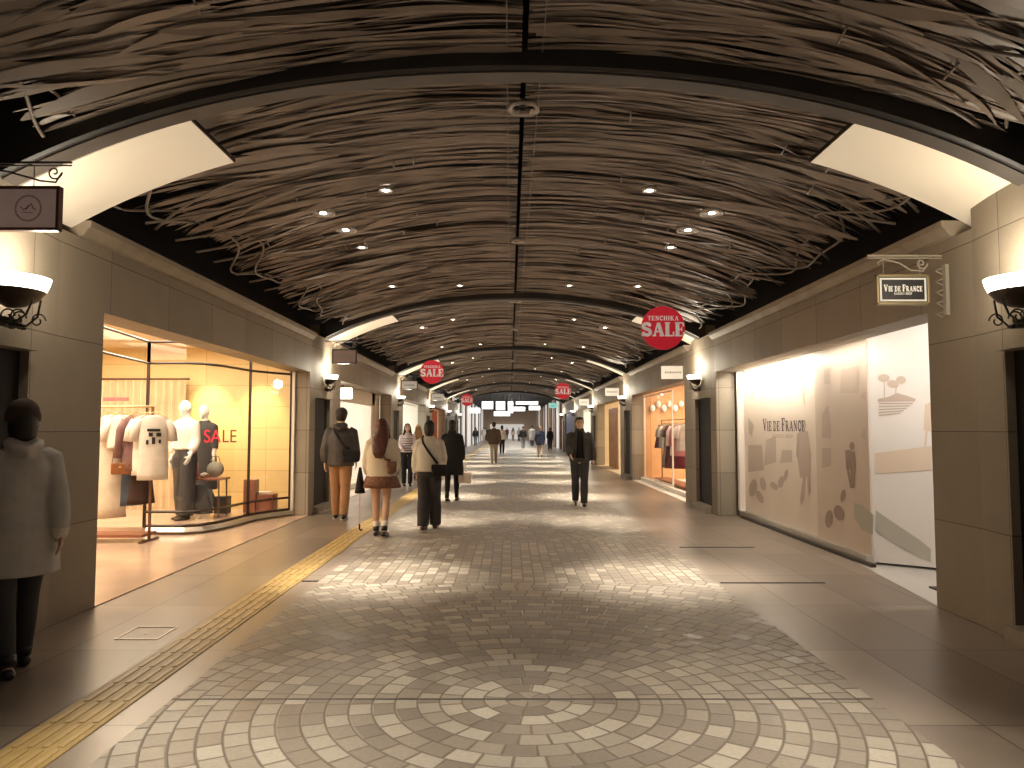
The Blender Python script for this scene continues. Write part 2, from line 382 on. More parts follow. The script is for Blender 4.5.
# ------------------------------------------------------------------ walls: piers, fascia, beams, panels (one set, copied bay by bay)
def bulge(y): return 3.55 - .05 * max(0, 1 - ((y - 4.95) / .82) ** 2)
def soff(x): return 3.95 - .046 * x * x - .0012 * x ** 4
def vault(x): return 4.12 - x * x / 18.5
NB = 6
for s in (-1, 1):
    nm = 'wall_' + SIDE[s]
    # pier with niche
    mb = MB()
    ys = [4.13 + (5.77 - 4.13) * i / 20 for i in range(21)]
    n0, n1, nz = 4.33, 5.38, 2.06
    def ring(y, x0):  return y
    def vface(a, b, z0, z1):
        mb.face([(s * bulge(a), a, z0), (s * bulge(b), b, z0), (s * bulge(b), b, z1), (s * bulge(a), a, z1)])
    cuts = sorted(set([4.13, n0, n1, 5.77] + [round(4.13 + i * .082, 3) for i in range(1, 20)] + [4.95]))
    for a, b in zip(cuts, cuts[1:]):
        if a >= n0 - 1e-6 and b <= n1 + 1e-6: vface(a, b, nz, 3.45 if a > 4.93 else 3.19)
        else: vface(a, b, 0, 3.45 if a > 4.93 else 3.19)
    for yn in (n0, n1): mb.face([(s * bulge(yn), yn, 0), (s * 3.75, yn, 0), (s * 3.75, yn, nz), (s * bulge(yn), yn, nz)])
    mb.face([(s * 3.44, n0, nz), (s * 3.44, n1, nz), (s * 3.75, n1, nz), (s * 3.75, n0, nz)])
    mb.face([(s * 3.55, 4.13, 0), (s * 3.8, 4.13, 0), (s * 3.8, 4.13, 3.19), (s * 3.55, 4.13, 3.19)])
    mb.face([(s * 3.55, 5.77, 0), (s * 3.8, 5.77, 0), (s * 3.8, 5.77, 3.45), (s * 3.55, 5.77, 3.45)])
    mb.face([(s * 3.5, 4.13, 3.19), (s * 3.8, 4.13, 3.19), (s * 3.8, 4.95, 3.19), (s * 3.5, 4.95, 3.19)])
    mb.face([(s * 3.5, 4.95, 3.19), (s * 3.8, 4.95, 3.19), (s * 3.8, 4.95, 3.45), (s * 3.5, 4.95, 3.45)])
    pier = struct(mb.build(nm, M['stone']))
    MB().box((s * 3.63, (n0 + n1) / 2, nz / 2), (.1, n1 - n0 - .004, nz)).build('niche_panel', M['niche'], pier)
    MB().box((s * 3.54, (n0 + n1) / 2, .06), (.22, n1 - n0 - .01, .12)).build('niche_kerb', M['kick'], pier)
    # fascia and strips of wall
    mb = MB()
    mb.box((s * 3.725, 6.095, 1.25), (.35, .65, 2.5)); mb.box((s * 3.68, 13.14, 1.25), (.26, .08, 2.5))
    mb.box((s * 3.725, 9.475, 2.78), (.35, 7.41, .56))
    fas = struct(mb.build(nm, M['stone']))
    mb = MB()
    mb.prism([(s * 3.56, 3.06), (s * 3.51, 3.07), (s * 3.47, 3.13), (s * 3.45, 3.14), (s * 3.45, 3.19), (s * 3.9, 3.19), (s * 3.9, 3.06)], 'Y', 6.0, 13.17)
    mb.build('cornice', M['cornice'], fas)
    MB().box((s * 3.68, 13.097, 1.245), (.255, .006, 2.48)).build('reveal', M['stone_face'], fas)
    MB().box((s * 3.73, 4.124, 1.25), (.33, .006, 2.5)).build('reveal', M['stone_face'], fas)
    # panels
    def panel_mb():
        mb = MB(); N = 16
        xs = [2.35 + (3.66 - 2.35) * i / N for i in range(N + 1)]
        top = []
        rr = []
        for x in xs:
            z = soff(x) + .012
            x = s * x + .05; rr.append([(x, 5.17, z), (x, 6.0, z), (x, 6.0, z + .03), (x, 5.17, z + .03)])
        return mb.rings(rr)
    cp0 = thing('ceiling_panel', '', 'panel', (0, 0, 0), 0, 'cream panels under the vault')
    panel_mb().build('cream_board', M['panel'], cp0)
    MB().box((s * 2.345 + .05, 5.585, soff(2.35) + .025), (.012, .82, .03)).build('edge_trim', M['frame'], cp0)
    # sconce
    sc = thing('wall_sconce', '', 'lamp', (s * 3.42, 5.0, 2.33), 0, 'bowl sconces on the piers')
    a0, a1 = (PI / 2, 3 * PI / 2) if s > 0 else (-PI / 2, PI / 2)
    MB().lathe([(.02, -.02), (.10, 0), (.17, .04), (.215, .10)], n=20, a0=a0, a1=a1).build('bowl', M['bowl'], sc, True)
    MB().lathe([(.215, .10), (.235, .15), (.245, .19), (.225, .19), (.215, .15), (.0, .12)], n=20, a0=a0, a1=a1).build('glass_rim', M['glow'], sc, True)
    mb = MB()
    for q in (-1, 1):
        for k in range(2):
            pts = []
            for i in range(22):
                t = i / 21 * 2.2 * PI; r = .055 * (1 - i / 30)
                pts.append((-s * (.03 + .10 * k + r * math.cos(t)), q * (.06 + .05 * k), -.06 - .01 * k + r * math.sin(t) - .02))
            mb.tube(pts, .006, 6)
        mb.tube([(0, q * .05, -.12), (-s * .08, q * .07, -.13), (-s * .16, q * .06, -.07), (-s * .19, q * .04, .04)], .008, 6)
    mb.tube([(0, -.16, -.13), (-s * .04, -.07, -.15), (-s * .05, .07, -.14), (0, .16, -.13)], .012, 6)
    mb.box((-s * .01, 0, -.11), (.03, .22, .05))
    for i in range(9): mb.ell((-s * random.uniform(.02, .09), random.uniform(-.13, .13), -.13 + random.uniform(-.02, .02)), (.022, .028, .014), 6, 4)
    mb.build('iron_scrollwork', M['iron'], sc, True)
    for k in range(NB):
        dy = P * k
        if k > 0:
            q = dup(pier, loc=(0, dy, 0)); f2 = dup(fas, loc=(0, dy, 0)) if k < NB - 1 else None
        if k < 5:
            lb = f'cream sconce-lit panel curving over the {ORD[k]} {SIDE[s]} pier'
            if k: dup(cp0, loc=(0, dy, 0), label=lb)
            else: cp0['label'] = lb
        lb = f'half-bowl uplight sconce with iron scrolls on the {ORD[k]} {SIDE[s]} pier'
        if k: dup(sc, loc=(s * 3.49, 5.0 + dy, 2.34), label=lb).scale = (.88, .88, .88)
        else: sc['label'] = lb
        light('POINT', (s * 3.20, 5.12 + dy, 2.68), 44 if k else 22, (1, .88, .68), shadow_soft_size=.12)
    # bay behind the camera: plain shopfront wall
    struct(MB().box((s * 3.725, -1, 1.72), (.35, 10.2, 3.45)).build(nm, M['stone']))
    # dark upper wall behind the cornice line and the outer shell
    struct(MB().box((s * 4.1, 23, 3.9), (.1, 58, 1.5)).build(nm, M['void']))
struct(MB().box((0, 23, 4.7), (8.4, 58, .1)).build('ceiling', M['void']))
struct(MB().box((0, -6, 2.4), (18, .1, 4.8)).build('wall_back', M['void']))

# beams
mb = MB(); N = 48
rr = []
for i in range(N + 1):
    x = -3.62 + 7.24 * i / N; z = soff(x)
    rr.append([(x, 4.95, z + .015), (x, 4.975, z), (x, 5.14, z), (x, 5.16, z + .015), (x, 5.16, z + .34), (x, 4.95, z + .34)])
mb.rings(rr)
beam0 = thing('arched_beam', 'wide dark arched steel beam crossing the vault nearest to the camera', 'beam', (0, 0, 0), 0, 'arched ceiling beams')
mb.build('beam_web', M['beam'], beam0)
rr = []
for i in range(N + 1):
    x = -3.6 + 7.2 * i / N; z = soff(x)
    rr.append([(x, 5.0, z - .012), (x, 5.15, z - .012), (x, 5.165, z + .01), (x, 5.165, z + .03), (x, 5.0, z + .002)])
MB().rings(rr).build('soffit_band', M['soffit'], beam0)
for k in range(-1, 6):
    if k: dup(beam0, loc=(0, P * k, 0), label='dark arched steel beam behind the camera' if k < 0 else f'dark arched steel beam over the {ORD[k]} pair of piers')

# lattice ceiling
def lattice(s):
    mb = MB(); rnd = random.Random(5 + s)
    L0, L1 = 5.17, 13.98
    def flow(x, y0):
        t = max(0, x - 1.1) / 2.0
        return y0 + (.26 * math.sin(y0 * 1.9 + 1.3 * s) + .2 * math.sin(y0 * 4.3 + 2)) * t * t + .012 * math.sin(x * 5 + y0 * 9)
    y = L0 - .1
    while y < L1 + .1:
        x = rnd.uniform(-.3, .12)
        while x < 3.3:
            edge = x > 2.1
            ln = rnd.uniform(.6, 1.9) if not edge else rnd.uniform(.35, .9)
            w = rnd.uniform(.011, .024) * (1.35 if x > 1.6 else 1)
            x0, x1 = max(.02, x), min(x + ln, 3.34 + .1 * math.sin(y * 3))
            if x1 - x0 > .15 and not (edge and rnd.random() < .25 + .33 * (x > 2.65)):
                zoff = rnd.uniform(.0, .045); tl = rnd.uniform(-.55, .55); n = max(4, int((x1 - x0) / .16)); sk = rnd.uniform(-.06, .06)
                A = []; B = []
                for i in range(n + 1):
                    t = i / n; xx = x0 + (x1 - x0) * t
                    ww = w * min(1, 5 * t + (.5 if x0 < .1 else .08), 5 * (1 - t) + .08)
                    yy = min(max(flow(xx, y) + sk * (t - .5), L0), L1)
                    zz = vault(xx) - .02 - zoff + .015 * math.sin(t * PI)
                    A.append(mb.bm.verts.new((s * xx + .05, yy - ww * math.cos(tl), zz - ww * math.sin(tl))))
                    B.append(mb.bm.verts.new((s * xx + .05, yy + ww * math.cos(tl), zz + ww * math.sin(tl))))
                for i in range(n): mb.bm.faces.new((A[i], A[i + 1], B[i + 1], B[i]))
            x += ln * rnd.uniform(.75, .98)
        y += rnd.uniform(.013, .025)
    # broad pointed leaves near the edge
    for i in range(70):
        yb = rnd.uniform(L0 + .75, L1 - .1); x0 = rnd.uniform(1.3, 2.5); ln = rnd.uniform(.5, 1.1); w = rnd.uniform(.03, .055); tl = rnd.uniform(-.5, .5); A = []; B = []; n = 12; q = rnd.uniform(-.25, .25)
        for j in range(n + 1):
            t = j / n; xx = min(x0 + ln * t, 3.42); ww = w * math.sin(PI * min(1, t * .9 + .06)) + .002
            yy = min(max(flow(xx, yb) + q * t * t, L0), L1); zz = vault(xx) - .075
            A.append(mb.bm.verts.new((s * xx + .05, yy - ww * math.cos(tl), zz - ww * math.sin(tl)))); B.append(mb.bm.verts.new((s * xx + .05, yy + ww * math.cos(tl), zz + ww * math.sin(tl))))
        for j in range(n): mb.bm.faces.new((A[j], A[j + 1], B[j + 1], B[j]))
    o = struct(mb.build('ceiling', M['leaf']))
    mb = MB(); n = 14
    for i in range(n):
        xa = .02 + 2.75 * i / n; xb = .02 + 2.75 * (i + 1) / n
        mb.face([(s * xa + .05, L0, vault(xa) + .03), (s * xb + .05, L0, vault(xb) + .03), (s * xb + .05, L1, vault(xb) + .03), (s * xa + .05, L1, vault(xa) + .03)])
    mb.build('gap_fill_sheet', M['backing'], o)  # brown sheet added behind the strips to lighten the dark gaps
    # bars: rods, flowing edge bars and branches
    mb = MB()
    for ph, base in ((0, 2.92), (1.3, 3.02)):
        pts = []
        for i in range(90):
            yy = L0 + .7 + (L1 - L0 - .7) * i / 89
            xx = base + .16 * math.sin(yy * 2.2 + ph + s) + .06 * math.sin(yy * 5 + ph)
            pts.append((s * (xx + .22) + .05, yy, vault(xx + .22) - .06 - .05 * math.sin(yy * 2.2 + ph)))
        mb.tube(pts, .013, 6)
    for i in range(15):
        yy = L0 + .9 + i * .56 + rnd.uniform(-.1, .1); q = rnd.choice((-1, 1)); pts = []
        for j in range(10):
            t = j / 9; xx = 2.3 + 1.15 * t
            pts.append((s * xx + .05, yy + q * (.5 * t * t - .1 * t), vault(xx) - .05 - .04 * t))
        mb.tube(pts, .014, 6)
    for i in range(22):
        xx = rnd.uniform(.9, 3); yy = rnd.uniform(L0 + .3, L1 - .4); mb.tube([(s * xx, yy, vault(xx) - .075), (s * (xx + .03), yy + .2, vault(xx) - .075)], .008, 5)
    mb.build('lattice_bars', M['leaf2'], o, True)
    mb = MB(); mb.box((s * .12 + .05, (L0 + L1) / 2, 4.045), (.007, L1 - L0, .007)); mb.build('hanging_wire', M['leaf2'], o)
    return o
for s in (-1, 1):
    o = lattice(s)
    for k in (-1, 1, 2, 3, 4): dup(o, loc=(0, P * k, 0))

# centre roundels and downlights
def roundel(loc, r, label):
    t = thing('ceiling_roundel', label, 'vent', loc, 0, 'round recesses along the ceiling centre line')
    MB().lathe([(r * .72, .05), (r * .72, 0), (r, -.012), (r, .02)], n=28).build('rim', M['ring'], t, True)
    MB().lathe([(.001, .03), (r * .72, .03)], n=28).build('recess', M['void'], t); return t
for k in range(4):
    roundel((.06, 5.85 + P * k, 4.05), .125, f'dark round recess in the ceiling seam just beyond the {ORD[k]} arched beam')
    roundel((.06, 10.1 + P * k, 4.05), .09, f'smaller round recess in the ceiling seam midway beyond the {ORD[k]} arched beam')
def downlight(big):
    t = thing('downlight', '', 'downlight', (0, 0, 0), 0, 'downlights in the lattice ceiling')
    r = .13 if big else .075
    MB().lathe([(r * .8, .04), (r * .8, 0), (r, -.01), (r, .02)], n=20).build('trim_ring', M['ring'], t, True)
    MB().ell((0, 0, .004), (.036, .036, .012), 12, 8).build('bulb', M['bulb'], t, True); return t
DL = [(1.35, 7.55, 0, 1), (2.08, 7.9, 1, 1), (2.0, 8.65, 1, .15), (1.98, 9.5, 0, .12), (2.0, 12.1, 0, 1), (.95, 12.9, 0, 1)]
proto = {0: downlight(0), 1: downlight(1)}; used = {0: False, 1: False}
NM = ['first and inner', 'second, wide-ringed', 'third, wide-ringed', 'fourth', 'fifth', 'farthest and inner']
for k in range(-1, 6):
    for s in (-1, 1):
        for i, (x, y, big, pw) in enumerate(DL):
            yy = y + P * k
            if k == 0 or (0 < k < 5 and i not in (2, 3)):
                lb = f'small bright ceiling downlight, {NM[i]} of the {SIDE[s]} row beyond the {ORD[k]} beam'
                z = vault(x) - .085
                if not used[big]: o = proto[big]; used[big] = True; o.location = (s * x + .03, yy, z); o['label'] = lb
                else: dup(proto[big], loc=(s * x + .03, yy, z), label=lb)
            if k < 5 or True:
                tilt = -.12 if x > 1.5 else .0
                light('SPOT', (s * (x - (.45 if x > 1.5 else 0)) + .03, yy, vault(x) - .12), pw * (330, 600, 760, 850)[min(k + 1, 3)], (1, .90, .74), spot_size=math.radians(46 if k < 0 else 37), spot_blend=.9, shadow_soft_size=.05)

# ------------------------------------------------------------------ hanging round SALE signs
def sale_sign(x, y, z, label):
    t = thing('round_sale_sign', label, 'sign', (x, y, z), 0, 'round red sale signs hanging from the vault')
    MB().tube([(0, -.012, 0), (0, .012, 0)], .305, 48, ref=(1, 0, 0)).build('disc', M['red'], t)
    for f, e in ((1, -.0145), (-1, .0145)):
        text_obj('small_lettering', 'TENCHIKA', .062, M['white'], t, (0, e, .105), (f, 0, 0), width=.43, sw=.2)
        text_obj('large_lettering', 'SALE', .19, M['white'], t, (0, e, -.115), (f, 0, 0), width=.60, sw=.24, gap=.03)
    MB().tube([(-.1, 0, .28), (-.1, 0, vault(x) - z)], .002, 4).tube([(.1, 0, .28), (.1, 0, vault(x) - z)], .002, 4).build('hanging_wires', M['wire'], t)
for (u, v, y, lb) in ((663, 328, 10.4, 'large round red sale sign hanging on the right, nearest of the four'),
                      (432, 372, 19.4, 'round red sale sign hanging on the left above the walking women'),
                      (563, 391, 28.5, 'small round red sale sign hanging on the right above the man in the open jacket'),
                      (467, 400, 37.6, 'smallest round red sale sign, farthest away on the left')):
    p = pix(u, v, Y=y); sale_sign(p.x, y, p.z, lb)

# ------------------------------------------------------------------ framed shop signs on brackets
def framed_sign(name, s, y, x, z, w, h, mface, mframe, miron, label, grp=None, border=None, iron_r=.008, plate=True, ywall=None):
    t = thing(name, label, 'sign', (x, y, z), 0, grp)
    mb = MB(); fw = .02
    for dx in (-1, 1): mb.box((dx * (w / 2 - fw / 2), 0, 0), (fw, .05, h))
    for dz in (-1, 1): mb.box((0, 0, dz * (h / 2 - fw / 2)), (w, .05, fw))
    mb.build('frame', mframe, t, bevel=.004)
    MB().box((0, 0, 0), (w - .02, .03, h - .02)).build('face_board', mface, t)
    if border:
        mb = MB()
        for dx in (-1, 1): mb.box((dx * (w / 2 - .035), -.017, 0), (.014, .006, h - .055))
        for dz in (-1, 1): mb.box((0, -.017, dz * (h / 2 - .035)), (w - .055, .006, .014))
        mb.build('pale_border', border, t)
    wx = s * 3.5 - x          # wall, in local x
    mb = MB(); zt = h / 2 + .16
    x_far = -s * (w / 2 + .06)
    mb.tube([(x_far, 0, zt), (wx, 0, zt)], iron_r, 8); mb.tube([(x_far, 0, zt - .02), (wx, 0, zt - .02)], iron_r * .7, 6)
    pts = []
    a = w / 2 - .02; c = 1
    for i in range(24):
        q = i / 23 * 2.6 * PI; r = .05 * (1 - i / 27); pts.append((a - .03 + r * math.cos(q), 0, zt - .065 - r * math.sin(q)))
    mb.tube(pts, iron_r * .7, 6)
    mb.tube([(a + .02, 0, zt - .065), (a - .02, 0, zt - .13), (a - .12, 0, zt - .12), (-.02, 0, zt - .06), (-w / 3, 0, zt - .03), (-w * .45, 0, zt - .06), (-w * .42, 0, zt - .085)], iron_r * .8, 6)
    for dx in (-.15, .15): mb.tube([(dx, 0, h / 2), (dx, 0, zt - .02)], .003, 5)
    if plate:
        mb.box((wx + s * .03, 0, 0), (.03, .05, .42))
        for i in range(5): mb.tube([(wx, 0, .18 - i * .09), (wx - s * .05, 0, .16 - i * .09), (wx, 0, .13 - i * .09)], .006, 5)
    mb.build('bracket', miron, t)
    return t
M['navy'] = mat('sign_black', (.02, .018, .022), .5)
M['gold'] = mat('dull_gold_frame', (.32, .25, .13), .4, metal=.3)
M['rose'] = mat('sign_rose', (.42, .29, .24), .5, noise=.06, emit=.18)  # slight emission stands in for missing light on the sign face
M['paleboard'] = mat('pale_board', (.78, .74, .66), .5, emit=.25)
a = pix(875, 275, Y=6.1); b = pix(929, 305, Y=6.1)
fs = framed_sign('hanging_shop_sign', 1, 6.1, (a.x + b.x) / 2, (a.z + b.z) / 2, b.x - a.x, a.z - b.z, M['navy'], M['gold'], M['paleiron'], 'black framed hanging sign with white lettering over the papered shop window', border=M['paleboard'])
w_ = b.x - a.x
text_obj('lettering', 'Vie de France', .055, M['paleboard'], fs, (0, -.0185, -.015), (1, 0, 0), width=w_ * .72, sw=.27, small=.78)
text_obj('small_lettering', 'BAKERY SHOP', .018, M['paleboard'], fs, (0, -.0185, -.042), (1, 0, 0), width=w_ * .34, sw=.2)
ls = framed_sign('hanging_shop_sign', -1, 4.75, -3.27, pix(30, 209, Y=4.75).z, .66, .29, M['rose'], M['darkwood'], M['iron'], 'rose-coloured framed hanging sign with round emblem above the left sconce', plate=False)
mb = MB()
for r in (.085, .078):
    mb.tube([(.13 + r * math.cos(t * PI / 16), -.017, r * math.sin(t * PI / 16)) for t in range(33)], .0016, 4)
mb.tube([(.08 , -.017, .01), (.10, -.017, -.01), (.13, -.017, .01), (.15, -.017, .03), (.16, -.017, .0), (.18, -.017, -.01)], .003, 5)
mb.tube([(.09, -.017, -.025), (.16, -.017, -.03)], .002, 5); mb.tube([(.125, -.017, .02), (.12, -.017, -.01)], .002, 5)
mb.build('round_emblem', M['darkwood'], ls)
for (k, s, wd, face, lb) in ((1, -1, .46, M['rose'], 'small pinkish hanging sign beside the second left sconce'), (2, -1, .5, M['paleboard'], 'pale hanging sign beside the third left sconce'),
                       (3, -1, .5, M['paleboard'], 'pale hanging sign beside the fourth left sconce')):
    o = framed_sign('hanging_shop_sign', s, 4.9 + P * k, s * 3.14, 2.85, wd, .27, face, M['frame'] if k < 3 else M['paleboard'], M['iron'], lb, plate=False)
    if k >= 1:
        mb = MB()
        for i in range(9): mb.box((-.14 + i * .035, -.017, -.01 + .006 * (i % 2)), (.022, .003, .045))
        mb.build('faint_lettering', M['palegrey_print'], o)
# pale plates at the right shops
for (u0, v0, u1, v1, y, lb) in ((661, 366, 684, 379, 15.6, 'pale lit sign plate with small lettering over the clothes shop on the right'),
                           (605, 388, 619, 396, 24.6, 'pale sign plate over the wooden shop doorway on the right'),
                           (579, 399, 589, 405.5, 33.6, 'pale sign plate over the fourth shop on the right')):
    a = pix(u0, v0, Y=y); b = pix(u1, v1, Y=y)
    t = thing('shop_sign_plate', lb, 'sign', ((a.x + b.x) / 2, y, (a.z + b.z) / 2))
    MB().box((0, 0, 0), (b.x - a.x, .05, a.z - b.z)).build('board', M['paleboard'], t, bevel=.006)
    MB().tube([((b.x - a.x) / 2, 0, .05), (3.5 - (a.x + b.x) / 2, 0, .05)], .01, 6).build('arm', M['paleiron'], t)
    mb = MB()
    for i in range(10): mb.box((-.15 + i * .033 * (b.x - a.x) / .45, -.027, 0), (.026, .003, .045 if i in (0, 3) else .03))
    mb.build('lettering', M['palegrey_print'], t)

# ------------------------------------------------------------------ papered shop front on the right (first bay)
M['paperA'] = mat('printed_paper_bright', (.72, .62, .53), .45, noise=.05, nscale=1.5)
M['paperB'] = mat('printed_paper_tan', (.60, .50, .42), .45, noise=.05, nscale=1.5)
M['paperC'] = mat('printed_paper_white', (.74, .70, .67), .45, noise=.05, nscale=1.5)
XW = 3.98
yA1, yAB, yBC, yA0 = 13.0, pix(820, 545, X=XW).y, pix(874, 566, X=XW).y, 6.3
struct(MB().box((XW + .25, 9.6, 2.95), (.8, 7.3, .1)).build('ceiling', M['shopcream']))
hd = thing('papered_hoarding', 'papered shop hoarding printed with pale figures, leaves and dark lettering', 'hoarding', (XW, yBC, 0))
def loc(o): return None
mb = MB(); mb.box((.03, (yA1 + yAB) / 2 - yBC, 1.5), (.04, yA1 - yAB, 2.8)); pa = mb.build('bright_panel', M['paperA'], hd)
mb = MB(); mb.box((.0, (yAB + yBC) / 2 - yBC, 1.5), (.04, yAB - yBC, 2.8)); pb = mb.build('tan_panel', M['paperB'], hd)
# third panel runs back into the shop, facing the walkway obliquely
c0 = Vector((XW, yBC)); c1 = Vector((XW + 1.05, yBC - .75))
mb = MB(); mb.face([(0, 0, .03), (c1.x - c0.x, c1.y - c0.y, .03), (c1.x - c0.x, c1.y - c0.y, 2.9), (0, 0, 2.9)]); pc = mb.build('white_panel', M['paperC'], hd)
mb = MB(); mb.box((-.03, (yA1 + yBC) / 2 - yBC, .05), (.1, yA1 - yBC, .10)); mb.build('bottom_rail', M['chrome'], hd)
MB().box((-.10, (yA1 + yBC) / 2 - yBC - .2, .02), (.06, yA1 - yBC, .04)).build('kick_plate', M['frame'], hd)
mb = MB(); mb.box((-.03, yA1 - yBC, 1.45), (.12, .09, 2.7)); mb.build('end_post', M['shopwhite'], hd)
mb = MB(); mb.box((-.02, (yA1 + yBC) / 2 - yBC, 2.72), (.1, yA1 - yBC, .08)); mb.build('top_rail', M['cornice'], hd)
struct(MB().box((4.9, 5.9, 1.5), (2, .1, 3)).build('wall_right', M['shopwhite']))
struct(MB().face([(3.55, 6.3, .004), (6, 6.3, .004), (6, 9, .004), (3.9, 9, .004)]).build('floor', mat('white_threshold', (.55, .52, .48), .3)))
tag(MB().box((4.15, 6.9, .012), (.5, .55, .016)).build('door_mat', M['iron'], None), 'small dark door mat at the foot of the white printed panel', 'mat')
M['inkA'] = mat('ink_brown', (.50, .40, .34), .6); M['inkB'] = mat('ink_pale', (.53, .44, .37), .6); M['inkD'] = mat('ink_dark', (.10, .08, .08), .6)
M['inkG'] = mat('ink_greygreen', (.45, .43, .37), .6); M['inkS'] = mat('ink_sand', (.66, .54, .43), .6); M['inkT'] = mat('ink_umber', (.33, .25, .21), .6)
def decal(name, polys, m, X=XW + .006, parent=pa, e=0):
    for pl in polys:
        pts = []; mb = MB()
        for (u, v) in pl:
            p = pix(u, v, X=X); pts.append((p.x - XW - e, p.y - yBC, p.z))
        mb.face(pts); mb.build(name, m, parent)
def blob(cx, cy, a, b, rot, n=14):
    r = math.radians(rot)
    return [(cx + a * math.cos(2 * PI * i / n) * math.cos(r) - b * math.sin(2 * PI * i / n) * math.sin(r), cy + a * math.cos(2 * PI * i / n) * math.sin(r) + b * math.sin(2 * PI * i / n) * math.cos(r)) for i in range(n)]
XA = XW + .006; XB = XW - .024
decal('printed_leaf', [blob(753, 488, 4, 9, 10), blob(763, 484, 3, 7, -10), blob(760, 497, 3, 7, -25), blob(774, 486, 3, 5, -40), blob(781, 482, 3, 6, 15), blob(786, 475, 2, 6, 12)], M['inkA'], XA, pa)
decal('printed_figure', [blob(803, 425, 3.2, 5, 0), [(799, 431), (808, 431), (811, 455), (810, 476), (800, 478), (797, 455)], [(803, 476), (806, 476), (804, 500), (801, 506), (800, 500)], [(807, 476), (810, 476), (811, 492), (808, 496)], [(797, 433), (799, 433), (798, 457), (796, 457)]], M['inkA'], XA, pa)
decal('printed_shapes', [[(748, 418), (754, 425), (752, 437), (749, 433)], [(766, 440), (776, 436), (776, 462), (764, 466)], [(782, 450), (792, 450), (792, 462), (780, 463)], [(750, 385), (753, 383), (753, 400), (751, 398)], [(801, 385), (805, 383), (805, 408), (803, 400)], [(778, 388), (788, 386), (788, 391), (778, 392)], [(748, 445), (762, 445), (764, 470), (748, 472)]], M['inkB'], XA, pa)
decal('printed_leaf', [blob(829, 519, 4, 9, 5), blob(839, 513, 5, 8, -15), blob(843, 496, 2.5, 6.5, 8)], M['inkT'], XB, pb)
decal('printed_figure', [blob(852, 446, 2.6, 4, 0), [(845, 450), (850, 450), (851, 470), (846, 468)], [(850, 450), (855, 452), (856, 466), (854, 488), (851, 488), (850, 466)], [(846, 466), (849, 468), (852, 488), (850, 488)]], M['inkT'], XB, pb)
decal('printed_shapes', [[(824, 370), (830, 368), (830, 384), (824, 384)], [(841, 370), (858, 366), (858, 393), (840, 393)], [(860, 396), (865, 391), (866, 401)], [(860, 436), (865, 427), (866, 440)]], M['inkB'], XB, pb)
decal('printed_shapes', [[(822, 414), (828, 405), (831, 430), (831, 438), (822, 438)], [(822, 448), (831, 448), (831, 466), (822, 468)]], M['inkA'], XB, pb)
decal('printed_sweep', [[(854, 503), (862, 505), (873, 515), (873, 535), (862, 530), (854, 518)]], M['inkG'], XB, pb)
# white panel prints (own plane)
dC = (c1 - c0).normalized()
def pC(u, v):
    d = pix(u, v, Y=1) - CAM; n = Vector((dC.y, -dC.x, 0)); q = Vector((c0.x, c0.y, 0)) - CAM; q.z = 0
    t = n.dot(Vector((c0.x - CAM.x, c0.y - CAM.y, 0))) / n.dot(Vector((d.x, d.y, 0)))
    p = CAM + d * t; return (p.x - XW - .004, p.y - yBC - .004, p.z)
def decalC(name, polys, m):
    for pl in polys: MB().face([pC(u, v) for u, v in pl]).build(name, m, pc)
decalC('printed_beach', [[(875, 453), (932, 446), (932, 470), (875, 474)]], M['inkS'])
decalC('printed_trees', [blob(884, 378, 6, 4, 0), blob(893, 384, 6, 4, 10), blob(901, 380, 5, 4, 0), [(884, 380), (885, 380), (885, 398), (884, 398)], [(896, 386), (897, 386), (896, 397), (895, 397)]], M['inkB'])
decalC('printed_hills', [[(878, 399), (888, 397), (897, 393), (908, 396), (916, 399), (915, 401), (878, 402)]] + [[(879, 403 + i * 3), (913 - i * 3, 403 + i * 2.4), (913 - i * 3, 404 + i * 2.4), (879, 404.2 + i * 3)] for i in range(5)], M['inkA'])
decalC('printed_figure', [[(925, 405), (931, 402), (931, 432), (924, 430)], [(926, 430), (928, 430), (926, 451), (924, 453)]], M['inkS'])
decalC('printed_sweep', [[(876, 510), (890, 520), (920, 540), (931, 549), (931, 562), (905, 550), (876, 531)]], M['inkG'])
a = pix(763, 431, X=XA); b = pix(805, 431, X=XA)
# lettering on the bright panel, running towards the viewer
to = text_obj('lettering', 'Vie de France', .19, M['inkD'], pa, (XA - XW - .001, (a.y + b.y) / 2 - yBC, (a.z + b.z) / 2 + .0), (0, -1, 0), width=abs(a.y - b.y), sw=.2, small=.78)
text_obj('small_lettering', 'BAKERY SHOP', .05, M['inkA'], pa, (XA - XW - .001, (a.y + b.y) / 2 - yBC, (a.z + b.z) / 2 - .10), (0, -1, 0), width=abs(a.y - b.y) * .5, sw=.2)
light('AREA', (3.70, 11.4, 2.46), 48, (1, .90, .74), rot=(0, math.radians(-25), 0), shape='RECTANGLE', size=.12, size_y=3.0)
light('AREA', (4.25, 6.6, 2.8), 45, (1, .92, .82), rot=(math.radians(35), 0, 0), shape='RECTANGLE', size=.7, size_y=.4)
light('AREA', (3.70, 8.6, 2.46), 9, (1, .88, .72), rot=(0, math.radians(-25), 0), shape='RECTANGLE', size=.12, size_y=1.6)

